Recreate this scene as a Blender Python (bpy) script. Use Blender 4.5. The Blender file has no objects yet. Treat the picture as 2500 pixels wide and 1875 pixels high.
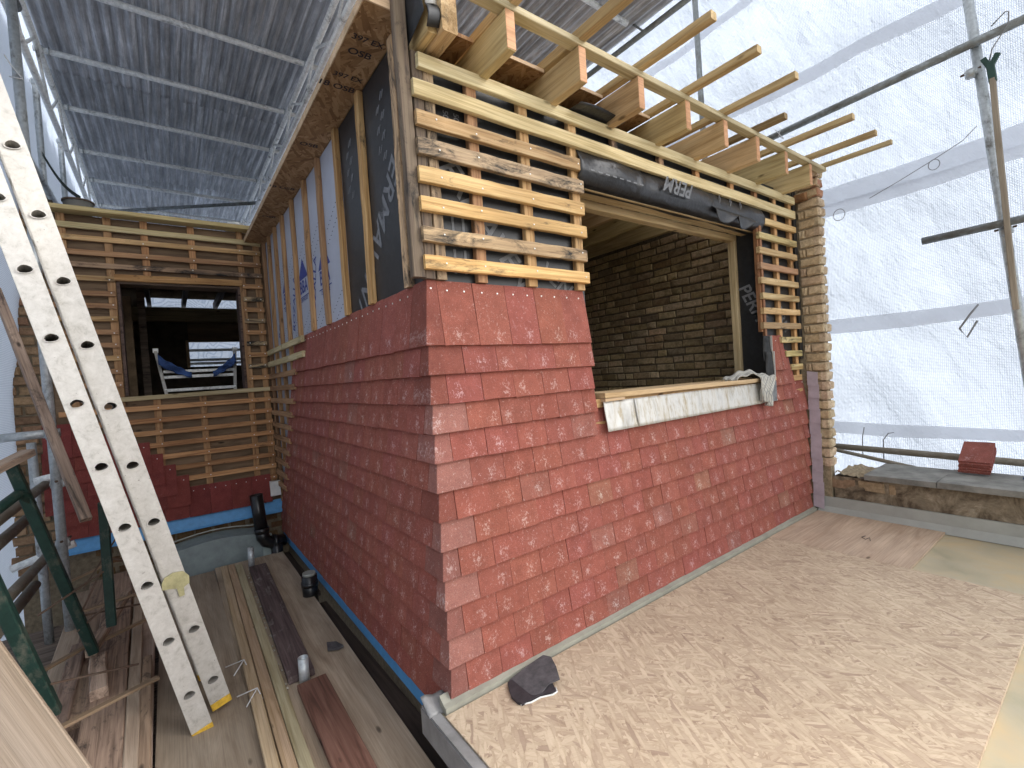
import bpy, math, random
from math import radians, sin, cos, pi
from mathutils import Vector, Matrix, noise

S = bpy.context.scene
COL = S.collection

# ------------------------------------------------------------------ camera
cam_d = bpy.data.cameras.new('camera')
cam = bpy.data.objects.new('camera', cam_d)
COL.objects.link(cam)
CR = Vector((0.80158374, -0.59417345, -0.06649381))
CU = Vector((0.06545857, -0.0233308, 0.9975825))
CF = Vector((0.59428839, 0.8039985, -0.02019216))
M = Matrix((CR, CU, -CF)).transposed().to_4x4()
M.translation = Vector((-0.80361, -1.61987, 1.27716))
cam.matrix_world = M
cam_d.sensor_width = 36.0
cam_d.lens = 1135.64 / 2500 * 36
cam_d.clip_start = 0.05
cam_d.clip_end = 400
S.camera = cam

# ------------------------------------------------------------------ sky, sun, exposure
SUN_DIR = Vector((0.72, -0.42, 0.62)).normalized()
SUN_EL = math.asin(SUN_DIR.z)
SUN_ROT = math.atan2(SUN_DIR.x, SUN_DIR.y)
W = bpy.data.worlds.new('World')
S.world = W
W.use_nodes = True
nt = W.node_tree
nt.nodes.clear()
sky = nt.nodes.new('ShaderNodeTexSky')
sky.sky_type = 'NISHITA'
sky.sun_disc = False
sky.sun_elevation = SUN_EL
sky.sun_rotation = SUN_ROT
sky.air_density = 1.0
sky.dust_density = 3.0
bg = nt.nodes.new('ShaderNodeBackground')
bg.inputs['Strength'].default_value = 0.15
out = nt.nodes.new('ShaderNodeOutputWorld')
hs = nt.nodes.new('ShaderNodeHueSaturation')      # high thin overcast: a paler sky
hs.inputs['Saturation'].default_value = 0.15
nt.links.new(sky.outputs[0], hs.inputs['Color'])
nt.links.new(hs.outputs[0], bg.inputs[0])
nt.links.new(bg.outputs[0], out.inputs[0])
sun_d = bpy.data.lights.new('sun', 'SUN')
sun_d.energy = 0.85
sun_d.angle = radians(12)
sun_d.color = (1.0, 0.95, 0.88)
sun = bpy.data.objects.new('sun', sun_d)
COL.objects.link(sun)
sun.rotation_euler = SUN_DIR.to_track_quat('Z', 'Y').to_euler()
sun.location = (20, -12, 20)
S.view_settings.view_transform = 'Standard'
S.view_settings.look = 'None'
S.view_settings.gamma = 1.0
S.view_settings.exposure = 1.75
S.view_settings.use_curve_mapping = False
S.cycles.max_bounces = 10
S.cycles.diffuse_bounces = 6
S.cycles.transmission_bounces = 6

# ------------------------------------------------------------------ helpers
RN = random.Random(11)
WM = {}


def place(o, parent, m):
    WM[o.name] = m.copy()
    if parent is not None:
        o.parent = parent
        o.matrix_basis = WM[parent.name].inverted() @ m
    else:
        o.matrix_basis = m


def tag(o, label, cat, group=None):
    o['label'] = label
    o['category'] = cat
    if group:
        o['group'] = group
    return o


def thing(name, label, cat, loc=(0, 0, 0), group=None):
    o = bpy.data.objects.new(name, None)
    o.empty_display_size = 0.1
    COL.objects.link(o)
    place(o, None, Matrix.Translation(loc))
    return tag(o, label, cat, group)


def mk(name, vs, fs, mat, parent=None, m=None, smooth=False, color=None):
    me = bpy.data.meshes.new(name)
    me.from_pydata([tuple(v) for v in vs], [], fs)
    me.update()
    if mat:
        me.materials.append(mat)
    if smooth:
        me.polygons.foreach_set('use_smooth', [True] * len(me.polygons))
    return inst(name, me, parent, m, color)


def inst(name, me, parent=None, m=None, color=None):
    o = bpy.data.objects.new(name, me)
    COL.objects.link(o)
    place(o, parent, m if m is not None else Matrix.Identity(4))
    if color:
        o.color = (color[0], color[1], color[2], 1)
    return o


def struct(o):
    o['kind'] = 'structure'
    return o


def stuff(o):
    o['kind'] = 'stuff'
    return o


BOXF = [(0, 3, 2, 1), (4, 5, 6, 7), (0, 1, 5, 4), (1, 2, 6, 5), (2, 3, 7, 6), (3, 0, 4, 7)]


def boxv(x0, x1, y0, y1, z0, z1):
    return [(x0, y0, z0), (x1, y0, z0), (x1, y1, z0), (x0, y1, z0), (x0, y0, z1), (x1, y0, z1), (x1, y1, z1), (x0, y1, z1)]


def box(name, x0, x1, y0, y1, z0, z1, mat, parent=None, color=None, jit=0.0):
    c = Vector(((x0 + x1) / 2, (y0 + y1) / 2, (z0 + z1) / 2))
    hx, hy, hz = (x1 - x0) / 2, (y1 - y0) / 2, (z1 - z0) / 2
    vs = [(a + RN.uniform(-jit, jit), b + RN.uniform(-jit, jit), d + RN.uniform(-jit, jit)) for a, b, d in boxv(-hx, hx, -hy, hy, -hz, hz)]
    return mk(name, vs, BOXF, mat, parent, Matrix.Translation(c), color=color)


def frame(p0, p1, up=(0, 0, 1)):
    p0, p1 = Vector(p0), Vector(p1)
    x = (p1 - p0).normalized()
    up = Vector(up)
    y = up.cross(x)
    if y.length < 1e-4:
        y = Vector((0, 1, 0)).cross(x)
    y.normalize()
    z = x.cross(y)
    m = Matrix((x, y, z)).transposed().to_4x4()
    m.translation = p0
    return m, (p1 - p0).length


def stick(name, p0, p1, w, h, mat, parent=None, up=(0, 0, 1), seg=6, jit=0.0012, bow=0.0, color=None, m=None):
    """timber: w across (local y), h along up (local z); local x along the grain, chamfered corners"""
    mm, L = frame(p0, p1, up)
    vs, fs = [], []
    c = min(w, h) * 0.10
    prof = [(-w / 2 + c, -h / 2), (w / 2 - c, -h / 2), (w / 2, -h / 2 + c), (w / 2, h / 2 - c), (w / 2 - c, h / 2), (-w / 2 + c, h / 2), (-w / 2, h / 2 - c), (-w / 2, -h / 2 + c)]
    n = 8
    for i in range(seg + 1):
        t = i / seg
        oy, oz = RN.uniform(-jit, jit), RN.uniform(-jit, jit) + bow * 4 * t * (1 - t)
        s1 = 1 + RN.uniform(-jit, jit) * 12
        for a, b in prof:
            vs.append((t * L, a * s1 + oy, b * s1 + oz))
    for i in range(seg):
        for j in range(n):
            k = (j + 1) % n
            fs.append((i * n + j, i * n + k, (i + 1) * n + k, (i + 1) * n + j))
    fs.append(tuple(range(n - 1, -1, -1)))
    fs.append(tuple(seg * n + j for j in range(n)))
    fs = [f[::-1] for f in fs]
    return mk(name, vs, fs, mat, parent, mm, color=color)


def tube(name, p0, p1, r, mat, parent=None, n=14, hollow=False, r2=None, color=None):
    mm, L = frame(p0, p1)
    r2 = r if r2 is None else r2
    vs, fs = [], []
    rings = [(0, r), (L, r2)]
    if hollow:
        rings = [(0.0, r * 0.86), (0, r), (L, r2), (L, r2 * 0.86), (L * 0.02, r2 * 0.86)]
    for x, rr in rings:
        for j in range(n):
            a = 2 * pi * j / n
            vs.append((x, rr * cos(a), rr * sin(a)))
    for i in range(len(rings) - 1):
        for j in range(n):
            k = (j + 1) % n
            fs.append((i * n + j, i * n + k, (i + 1) * n + k, (i + 1) * n + j))
    fs.append(tuple(range(n - 1, -1, -1)))
    if not hollow:
        fs.append(tuple(n * (len(rings) - 1) + j for j in range(n)))
    o = mk(name, vs, [f[::-1] for f in fs], mat, parent, mm, smooth=True, color=color)
    for p in o.data.polygons:
        if len(p.vertices) > 4:
            p.use_smooth = False
    return o


def path_tube(name, pts, r, mat, parent=None, n=8, color=None):
    pts = [Vector(p) for p in pts]
    vs, fs = [], []
    for i, p in enumerate(pts):
        d = (pts[min(i + 1, len(pts) - 1)] - pts[max(i - 1, 0)]).normalized()
        a = d.orthogonal().normalized() if i == 0 else (a - d * a.dot(d)).normalized()
        b = d.cross(a)
        for j in range(n):
            t = 2 * pi * j / n
            vs.append(p + (a * cos(t) + b * sin(t)) * r)
    for i in range(len(pts) - 1):
        for j in range(n):
            k = (j + 1) % n
            fs.append((i * n + j, i * n + k, (i + 1) * n + k, (i + 1) * n + j))
    fs += [tuple(range(n))[::-1], tuple((len(pts) - 1) * n + j for j in range(n))]
    c = pts[0]
    return mk(name, [v - c for v in vs], fs, mat, parent, Matrix.Translation(c), smooth=True, color=color)


def grid(name, nu, nv, f, mat, parent=None, origin=(0, 0, 0), thick=0.0, smooth=True, color=None):
    """surface f(u,v)->world point, u,v in 0..1"""
    c = Vector(origin)
    vs = [Vector(f(i / nu, j / nv)) - c for j in range(nv + 1) for i in range(nu + 1)]
    fs = [(j * (nu + 1) + i, j * (nu + 1) + i + 1, (j + 1) * (nu + 1) + i + 1, (j + 1) * (nu + 1) + i) for j in range(nv) for i in range(nu)]
    o = mk(name, vs, fs, mat, parent, Matrix.Translation(c), smooth=smooth, color=color)
    if thick:
        md = o.modifiers.new('thickness', 'SOLIDIFY')
        md.thickness = thick
        md.offset = 0
    return o


def text(name, body, size, mat, parent, m, shear=0.0, extrude=0.0):
    cu = bpy.data.curves.new(name, 'FONT')
    cu.body = body
    cu.size = size
    cu.align_x = 'CENTER'
    cu.align_y = 'CENTER'
    cu.extrude = extrude
    cu.shear = shear
    cu.offset = size * 0.018
    t = bpy.data.objects.new(name + '_src', cu)
    me = bpy.data.meshes.new_from_object(t)
    bpy.data.objects.remove(t)
    me.materials.clear()
    me.materials.append(mat)
    me.name = name
    return inst(name, me, parent, m)


def basis(o, x, y, z=None):
    x, y = Vector(x).normalized(), Vector(y)
    z = x.cross(y).normalized()
    y = z.cross(x)
    m = Matrix((x, y, z)).transposed().to_4x4()
    m.translation = Vector(o)
    return m


# ------------------------------------------------------------------ materials
class N:
    def __init__(s, name):
        s.m = bpy.data.materials.new(name)
        s.m.use_nodes = True
        s.t = s.m.node_tree
        s.b = s.t.nodes['Principled BSDF']
        s.out = s.t.nodes['Material Output']

    def n(s, typ, **kw):
        nd = s.t.nodes.new(typ)
        for k, v in kw.items():
            setattr(nd, k, v)
        return nd

    def l(s, a, b):
        s.t.links.new(a, b)

    def coord(s, scale=(1, 1, 1), rot=(0, 0, 0), gen='Object', rnd=True):
        tc = s.n('ShaderNodeTexCoord')
        mp = s.n('ShaderNodeMapping')
        mp.inputs['Scale'].default_value = scale
        rt = None
        if any(rot):
            rt = s.n('ShaderNodeMapping')
            rt.inputs['Rotation'].default_value = rot
            s.l(rt.outputs[0], mp.inputs['Vector'])
        dst = (rt or mp).inputs['Vector']
        if gen == 'World':
            g = s.n('ShaderNodeNewGeometry')
            s.l(g.outputs['Position'], dst)
        else:
            s.l(tc.outputs[gen], dst)
            if rnd:
                oi = s.n('ShaderNodeObjectInfo')
                ml = s.n('ShaderNodeMath', operation='MULTIPLY')
                ml.inputs[1].default_value = 37.0
                s.l(oi.outputs['Random'], ml.inputs[0])
                s.l(ml.outputs[0], mp.inputs['Location'])
        return mp.outputs[0]

    def noise(s, vec, scale, detail=4, rough=0.55, dist=0.0):
        nd = s.n('ShaderNodeTexNoise')
        nd.inputs['Scale'].default_value = scale
        nd.inputs['Detail'].default_value = detail
        nd.inputs['Roughness'].default_value = rough
        nd.inputs['Distortion'].default_value = dist
        s.l(vec, nd.inputs['Vector'])
        return nd.outputs['Fac']

    def ramp(s, fac, stops):
        r = s.n('ShaderNodeValToRGB')
        el = r.color_ramp.elements
        while len(el) < len(stops):
            el.new(0.5)
        for e, (p, c) in zip(el, stops):
            e.position = p
            e.color = (c[0], c[1], c[2], 1) if not isinstance(c, (int, float)) else (c, c, c, 1)
        s.l(fac, r.inputs[0])
        return r.outputs[0]

    def mix(s, fac, a, b, mode='MIX'):
        mx = s.n('ShaderNodeMix', data_type='RGBA', blend_type=mode)
        for sock, v in ((mx.inputs[0], fac), (mx.inputs[6], a), (mx.inputs[7], b)):
            if isinstance(v, (int, float)):
                sock.default_value = v
            elif isinstance(v, tuple):
                sock.default_value = (v[0], v[1], v[2], 1)
            else:
                s.l(v, sock)
        return mx.outputs[2]

    def math(s, op, a, b=None, clamp=False):
        m = s.n('ShaderNodeMath', operation=op, use_clamp=clamp)
        for i, v in enumerate((a, b)):
            if v is None:
                continue
            if isinstance(v, (int, float)):
                m.inputs[i].default_value = v
            else:
                s.l(v, m.inputs[i])
        return m.outputs[0]

    def objcol(s, col):
        oi = s.n('ShaderNodeObjectInfo')
        return s.mix(1.0, col, oi.outputs['Color'], 'MULTIPLY')

    def bump(s, h, strength=0.3, dist=0.01):
        b = s.n('ShaderNodeBump')
        b.inputs['Strength'].default_value = strength
        b.inputs['Distance'].default_value = dist
        s.l(h, b.inputs['Height'])
        s.l(b.outputs[0], s.b.inputs['Normal'])

    def fin(s, col, rough=0.7, metal=0.0, spec=0.4):
        if isinstance(col, tuple):
            s.b.inputs['Base Color'].default_value = (col[0], col[1], col[2], 1)
        else:
            s.l(col, s.b.inputs['Base Color'])
        if isinstance(rough, (int, float)):
            s.b.inputs['Roughness'].default_value = rough
        else:
            s.l(rough, s.b.inputs['Roughness'])
        s.b.inputs['Metallic'].default_value = metal
        s.b.inputs['Specular IOR Level'].default_value = spec
        return s.m


def wood(name, light, mid, dark, stain=0.0, knots=0.75, rough=0.75, fine=1.0, stainc=(0.02, 0.017, 0.015)):
    s = N(name)
    v = s.coord((1.2, 26 * fine, 26 * fine))
    warp = s.noise(s.coord((1.5, 6, 6)), 1.0, 3)
    a = s.noise(v, 1.0, 5, 0.6, 1.6)
    c = s.ramp(a, [(0.3, dark), (0.48, mid), (0.66, light)])
    v2 = s.coord((3.5, 190, 190))
    b = s.noise(v2, 1.0, 3, 0.6)
    c = s.mix(0.55, c, s.ramp(b, [(0.3, (0.62, 0.6, 0.58)), (0.6, (1.05, 1.05, 1.05))]), 'MULTIPLY')
    c = s.mix(1.0, c, s.ramp(warp, [(0.3, (0.8, 0.8, 0.8)), (0.7, (1.12, 1.12, 1.12))]), 'MULTIPLY')
    vo = s.n('ShaderNodeTexVoronoi')
    vo.inputs['Scale'].default_value = 1.0
    s.l(s.coord((5.0, 14, 14)), vo.inputs['Vector'])
    k = s.ramp(vo.outputs['Distance'], [(0.07, 0.0), (0.12, 0.5), (0.16, 1.0)])
    kc = s.n('ShaderNodeSeparateColor')
    s.l(vo.outputs['Color'], kc.inputs[0])
    km = s.math('GREATER_THAN', kc.outputs[0], knots)
    kf = s.math('MULTIPLY', s.math('SUBTRACT', 1.0, k), km)
    c = s.mix(kf, c, tuple(x * 0.4 for x in dark))
    if stain:
        st = s.noise(s.coord((4, 12, 12)), 1.0, 6, 0.75, 0.8)
        f = s.ramp(st, [(0.62 - stain * 0.3, 0.0), (0.78 - stain * 0.3, 1.0)])
        c = s.mix(f, c, stainc)
    c = s.objcol(c)
    s.bump(s.math('ADD', a, s.math('MULTIPLY', b, 0.7)), 0.35, 0.004)
    return s.fin(c, rough)


M_green = wood('treated_pale_timber', (0.68, 0.585, 0.36), (0.59, 0.485, 0.275), (0.42, 0.325, 0.155))
M_orange = wood('sawn_orange_timber', (0.66, 0.44, 0.22), (0.54, 0.33, 0.145), (0.34, 0.185, 0.07), stain=0.2)
M_old = wood('weathered_timber', (0.46, 0.34, 0.21), (0.36, 0.255, 0.155), (0.17, 0.115, 0.07), stain=0.55, stainc=(0.022, 0.02, 0.018))
M_red = wood('reddish_batten_timber', (0.50, 0.29, 0.15), (0.40, 0.215, 0.105), (0.23, 0.11, 0.05), stain=0.15)
M_joist = wood('treated_joist_timber', (0.58, 0.455, 0.25), (0.49, 0.37, 0.19), (0.33, 0.23, 0.10), knots=0.6, fine=0.6)
M_post = wood('grey_post_timber', (0.20, 0.15, 0.10), (0.14, 0.10, 0.07), (0.06, 0.045, 0.035), stain=0.3)
M_dark = wood('dark_damp_timber', (0.29, 0.225, 0.175), (0.215, 0.162, 0.125), (0.10, 0.072, 0.055), stain=0.3)
M_purple = wood('purple_painted_board', (0.16, 0.115, 0.11), (0.105, 0.073, 0.07), (0.055, 0.036, 0.034), stain=0.2, stainc=(0.3, 0.27, 0.25))
M_redbrown = wood('red_brown_board', (0.24, 0.125, 0.09), (0.17, 0.08, 0.055), (0.08, 0.035, 0.025), fine=0.6)
M_ply = wood('walked_plywood', (0.44, 0.36, 0.27), (0.37, 0.295, 0.215), (0.27, 0.205, 0.145), fine=0.3, knots=0.95)
M_plyp = wood('pink_grey_plywood', (0.58, 0.44, 0.32), (0.50, 0.37, 0.265), (0.40, 0.28, 0.19), fine=0.35, knots=0.97)
M_pale = wood('pale_plank', (0.62, 0.45, 0.29), (0.55, 0.385, 0.235), (0.42, 0.28, 0.155), fine=0.35, knots=0.9)
M_darkgap = wood('almost_black_plank', (0.075, 0.052, 0.042), (0.05, 0.034, 0.027), (0.022, 0.015, 0.012), knots=0.95)
M_lath = wood('grey_tan_lath', (0.42, 0.36, 0.28), (0.36, 0.30, 0.225), (0.27, 0.22, 0.155), fine=0.4, knots=0.98)
M_sheath = wood('brown_sheathing', (0.26, 0.17, 0.10), (0.20, 0.13, 0.075), (0.12, 0.075, 0.04), fine=0.4)


def osb(name, pal, sc=1.0, rough=0.8, dark=0.45):
    s = N(name)
    base = None
    for i, rot in enumerate((0.2, -0.55, 1.3, 0.85, -1.1)):
        v = s.coord((13 * sc, 70 * sc, 11 * sc), (0, 0, rot), rnd=False)
        wv = s.n('ShaderNodeVectorMath', operation='ADD')
        nz = s.n('ShaderNodeTexNoise')
        nz.inputs['Scale'].default_value = 1.1
        s.l(v, nz.inputs['Vector'])
        of = s.n('ShaderNodeVectorMath', operation='ADD')
        of.inputs[1].default_value = (17.3 * i, 5.1 * i, 0)
        s.l(v, of.inputs[0])
        s.l(of.outputs[0], wv.inputs[0])
        s.l(nz.outputs['Color'], wv.inputs[1])
        vo = s.n('ShaderNodeTexVoronoi')
        vo.inputs['Scale'].default_value = 1.0
        vo.inputs['Randomness'].default_value = 1.0
        s.l(wv.outputs[0], vo.inputs['Vector'])
        sp = s.n('ShaderNodeSeparateColor')
        s.l(vo.outputs['Color'], sp.inputs[0])
        c = s.ramp(sp.outputs[0], pal)
        # each strand darkens from its middle towards its edge
        edge = s.ramp(vo.outputs['Distance'], [(0.45, (1, 1, 1)), (0.75, (0.80, 0.76, 0.72))])
        c = s.mix(0.7, c, edge, 'MULTIPLY')
        if base is None:
            base = c
        else:
            base = s.mix(s.math('GREATER_THAN', sp.outputs[1], 0.62), base, c)
    for rot, th in ((0.5, 0.265), (-0.8, 0.26), (1.2, 0.25)):
        fb = s.noise(s.coord((34 * sc, 330 * sc, 30), (0, 0, rot), rnd=False), 1.0, 3, 0.6, 0.8)
        base = s.mix(s.ramp(fb, [(th - 0.015, 0.7), (th + 0.03, 0.0)]), base, tuple(x * dark for x in pal[0][1]))
    fib = s.noise(s.coord((20 * sc, 420 * sc, 30), (0, 0, 0.4), rnd=False), 1.0, 4, 0.7, 1.5)
    base = s.mix(0.7, base, s.ramp(fib, [(0.3, (0.75, 0.72, 0.69)), (0.5, (1, 1, 1))]), 'MULTIPLY')
    big = s.noise(s.coord((1.7, 1.7, 1.7), rnd=False), 1.0, 4, 0.6)
    base = s.mix(1.0, base, s.ramp(big, [(0.3, (0.88, 0.85, 0.83)), (0.7, (1.05, 1.05, 1.04))]), 'MULTIPLY')
    base = s.objcol(base)
    s.bump(fib, 0.25, 0.003)
    return s.fin(base, rough)


M_osb = osb('osb_floor_board', [(0.0, (0.37, 0.27, 0.20)), (0.08, (0.47, 0.36, 0.26)), (0.5, (0.54, 0.43, 0.31)), (0.95, (0.62, 0.505, 0.37))])
M_osb2 = osb('osb_soffit_board', [(0.0, (0.20, 0.11, 0.05)), (0.3, (0.30, 0.18, 0.085)), (0.6, (0.37, 0.235, 0.12)), (1.0, (0.45, 0.30, 0.165))], sc=0.8)


def tilemat(name, base, fleck=1.0, dust=0.0):
    s = N(name)
    tc = s.n('ShaderNodeTexCoord')
    sx = s.n('ShaderNodeSeparateXYZ')
    s.l(tc.outputs['Object'], sx.inputs[0])
    v = s.coord((1, 1, 1))
    fine = s.noise(v, 420, 2, 0.8)
    med = s.noise(v, 14, 5, 0.6)
    c = s.mix(0.9, base, s.ramp(fine, [(0.3, (0.62, 0.55, 0.52)), (0.52, (1, 1, 1)), (0.72, (1.5, 1.55, 1.5))]), 'MULTIPLY')
    c = s.mix(1.0, c, s.ramp(med, [(0.3, (0.82, 0.80, 0.80)), (0.7, (1.12, 1.12, 1.12))]), 'MULTIPLY')
    # lime bloom: flecks gathered low in the middle of each tile
    oi = s.n('ShaderNodeObjectInfo')
    off = s.math('MULTIPLY', s.math('SUBTRACT', oi.outputs['Random'], 0.5), 0.09)
    dx = s.math('MULTIPLY', s.math('SUBTRACT', sx.outputs[0], off), 28.0)
    dz = s.math('MULTIPLY', s.math('SUBTRACT', sx.outputs[2], 0.038), 20.0)
    d = s.math('SQRT', s.math('ADD', s.math('MULTIPLY', dx, dx), s.math('MULTIPLY', dz, dz)))
    g = s.math('SUBTRACT', 1.0, d, True)
    fl = s.noise(s.coord((1, 1, 0.8)), 95, 5, 0.75, 0.7)
    ff = s.math('ADD', fl, s.math('MULTIPLY', g, 0.13 * fleck))
    f = s.ramp(ff, [(0.585, 0.0), (0.70, 1.0)])
    sc = s.noise(s.coord((1, 1, 0.25), (0, 0.3, 0)), 60, 4, 0.7)
    f2 = s.ramp(s.math('ADD', sc, s.math('MULTIPLY', med, 0.12)), [(0.70, 0.0), (0.80, 0.6)])
    c = s.mix(s.math('MULTIPLY', s.math('MAXIMUM', f, f2), 0.75 * fleck), c, (0.55, 0.37, 0.34))
    if dust:
        c = s.mix(dust, c, (0.5, 0.4, 0.36))
    c = s.objcol(c)
    s.bump(s.math('ADD', fine, s.math('MULTIPLY', med, 0.5)), 0.45, 0.002)
    return s.fin(c, 0.88, spec=0.25)


M_tile = tilemat('red_concrete_tile', (0.275, 0.088, 0.065))
M_tilec = tilemat('faded_corner_tile', (0.30, 0.115, 0.092), fleck=1.2, dust=0.03)
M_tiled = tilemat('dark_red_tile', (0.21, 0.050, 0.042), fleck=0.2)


def simple(name, col, rough=0.6, metal=0.0, nscale=8, var=0.2, bump=0.1, stretch=(1, 1, 1), spec=0.4, bd=0.003, gen='Object'):
    s = N(name)
    v = s.coord(stretch, gen=gen)
    a = s.noise(v, nscale, 5, 0.65)
    lo, hi = 1 - var, 1 + var
    c = s.mix(1.0, col, s.ramp(a, [(0.3, (lo, lo, lo)), (0.7, (hi, hi, hi))]), 'MULTIPLY')
    c = s.objcol(c)
    if bump:
        s.bump(a, bump, bd)
    return s.fin(c, rough, metal, spec)


def brickmat(name, pal, dirt=0.5):
    s = N(name)
    v = s.coord((1, 1, 1))
    oi = s.n('ShaderNodeObjectInfo')
    c = s.ramp(oi.outputs['Random'], pal)
    a = s.noise(v, 38, 6, 0.7)
    b = s.noise(v, 9, 4, 0.6)
    c = s.mix(1.0, c, s.ramp(a, [(0.3, (0.68, 0.66, 0.62)), (0.65, (1.15, 1.15, 1.15))]), 'MULTIPLY')
    c = s.mix(s.ramp(b, [(0.52, 0.0), (0.68, dirt)]), c, (0.10, 0.075, 0.045))
    sp = s.noise(v, 160, 3, 0.7)
    c = s.mix(s.ramp(sp, [(0.66, 0.0), (0.72, 0.5)]), c, (0.55, 0.5, 0.4))
    c = s.objcol(c)
    s.bump(s.math('ADD', a, s.math('MULTIPLY', b, 1.2)), 0.8, 0.008)
    return s.fin(c, 0.93, spec=0.2)


M_brick = brickmat('london_stock_brick', [(0.0, (0.50, 0.39, 0.25)), (0.25, (0.60, 0.49, 0.33)), (0.5, (0.53, 0.41, 0.29)), (0.75, (0.63, 0.53, 0.37)), (1.0, (0.48, 0.35, 0.25))])
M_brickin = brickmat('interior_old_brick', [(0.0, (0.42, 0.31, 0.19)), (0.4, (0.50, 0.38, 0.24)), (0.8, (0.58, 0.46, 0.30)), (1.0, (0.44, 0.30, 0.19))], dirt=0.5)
M_brickl = brickmat('shaded_stock_brick', [(0.0, (0.26, 0.16, 0.10)), (0.5, (0.35, 0.24, 0.14)), (1.0, (0.30, 0.17, 0.11))])  # darker copy of the stock brick, shade put into its colours
M_mortar = simple('lime_mortar', (0.28, 0.22, 0.14), 0.95, nscale=40, var=0.35, bump=0.6, bd=0.006)
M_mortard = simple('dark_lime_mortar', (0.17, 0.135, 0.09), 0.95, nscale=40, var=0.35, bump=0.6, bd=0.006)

M_black = simple('black_breather_membrane', (0.020, 0.021, 0.023), 0.42, nscale=30, var=0.3, bump=0.12, spec=0.45)
M_blackroll = simple('black_folded_membrane', (0.022, 0.022, 0.024), 0.33, nscale=6, var=0.3, bump=0.5, bd=0.02, spec=0.5)
M_print = simple('pale_membrane_print', (0.17, 0.175, 0.185), 0.6, nscale=60, var=0.2, bump=0)
M_lilac = simple('pale_grey_membrane', (0.42, 0.44, 0.51), 0.6, nscale=5, var=0.08, bump=0.2, bd=0.01)
M_blueprint = simple('blue_ink', (0.035, 0.055, 0.24), 0.6, bump=0)
M_darkink = simple('dark_ink', (0.03, 0.025, 0.03), 0.7, bump=0)
M_blue = simple('blue_damp_proof_strip', (0.10, 0.32, 0.62), 0.45, nscale=20, var=0.12, bump=0.1)
M_white = simple('white_plastic', (0.75, 0.75, 0.73), 0.4, bump=0.05)
M_bplastic = simple('black_plastic_pipe', (0.012, 0.012, 0.013), 0.3, nscale=30, var=0.3, bump=0.05, spec=0.6)
M_nail = simple('galvanised_nail', (0.75, 0.74, 0.70), 0.4, 0.3, bump=0)
M_rope = simple('grey_cord', (0.22, 0.22, 0.22), 0.8, bump=0)
M_strap = simple('dark_green_strap', (0.025, 0.035, 0.03), 0.7, bump=0)
M_cable = simple('white_cable', (0.6, 0.6, 0.6), 0.6, bump=0)
M_yellow = simple('yellow_rubber_foot', (0.62, 0.38, 0.04), 0.6, nscale=40, var=0.3, bump=0.2)
M_brass = simple('pale_plated_latch', (0.46, 0.43, 0.24), 0.42, 0.5, nscale=30, var=0.25)
M_greenh = simple('dark_green_handle', (0.015, 0.05, 0.035), 0.5, bump=0.1)
M_bluecloth = simple('blue_cloth', (0.05, 0.10, 0.27), 0.9, nscale=9, var=0.6, bump=0.3, bd=0.01)
M_felt = simple('dark_grey_suede', (0.085, 0.078, 0.082), 0.95, nscale=26, var=0.4, bump=0.3)
M_felt2 = simple('near_black_rubber', (0.035, 0.030, 0.034), 0.7, nscale=26, var=0.3, bump=0.1)
M_slab = simple('slate_grey_coping', (0.20, 0.195, 0.175), 0.8, nscale=7, var=0.4, bump=0.3, spec=0.3)
M_trim = simple('grey_green_grp_trim', (0.30, 0.29, 0.235), 0.55, nscale=9, var=0.18, bump=0.15)
M_trimd = simple('grey_fascia_trim', (0.25, 0.245, 0.24), 0.5, nscale=9, var=0.25, bump=0.2)
M_flash = simple('grey_grp_upstand', (0.34, 0.35, 0.32), 0.5, nscale=4, var=0.15, bump=0.15)
M_strip = simple('clear_tape_strip', (0.42, 0.36, 0.40), 0.3, nscale=9, var=0.15, bump=0.1)
M_boxgrey = simple('blue_grey_paint', (0.27, 0.32, 0.32), 0.5, nscale=14, var=0.15, bump=0.1)
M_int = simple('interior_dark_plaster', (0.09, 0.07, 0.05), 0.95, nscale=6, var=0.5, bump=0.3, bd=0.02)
M_ground = simple('street_ground', (0.10, 0.10, 0.095), 0.95, nscale=0.2, var=0.3, bump=0, gen='World')


def galv(name, col, dirt=0.3, rough=0.42, metal=0.75, dcol=(0.10, 0.085, 0.065)):
    s = N(name)
    v = s.coord((1, 1, 1))
    a = s.noise(v, 34, 4, 0.7)
    c = s.mix(1.0, col, s.ramp(a, [(0.3, (0.72, 0.73, 0.74)), (0.68, (1.15, 1.15, 1.15))]), 'MULTIPLY')
    d = s.noise(s.coord((0.6, 1, 1)), 11, 6, 0.75)
    f = s.ramp(d, [(0.56 - dirt * 0.25, 0.0), (0.72 - dirt * 0.25, 0.9)])
    c = s.objcol(s.mix(f, c, dcol))
    s.bump(d, 0.15, 0.003)
    r = s.ramp(f, [(0.0, rough), (1.0, 0.8)])
    m = s.fin(c, r, metal)
    s.l(s.ramp(f, [(0.0, metal), (1.0, 0.05)]), s.b.inputs['Metallic'])
    return m


M_galv = galv('galvanised_tube', (0.50, 0.53, 0.54), 0.15, metal=0.45)
M_alu = galv('aluminium_tube', (0.92, 0.92, 0.89), 0.03, 0.35, 0.1)
M_dusty = galv('dusty_tube', (0.30, 0.28, 0.24), 0.9, 0.7, 0.2, (0.20, 0.17, 0.125))
M_tubed = galv('dull_grey_tube', (0.26, 0.28, 0.28), 0.4, 0.5, 0.6, (0.13, 0.125, 0.11))
M_trestle = galv('green_painted_steel', (0.013, 0.040, 0.031), 0.2, 0.5, 0.1, (0.12, 0.12, 0.09))
M_rod = galv('rusty_rod', (0.16, 0.12, 0.09), 0.7, 0.8, 0.2, (0.10, 0.06, 0.04))


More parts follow.
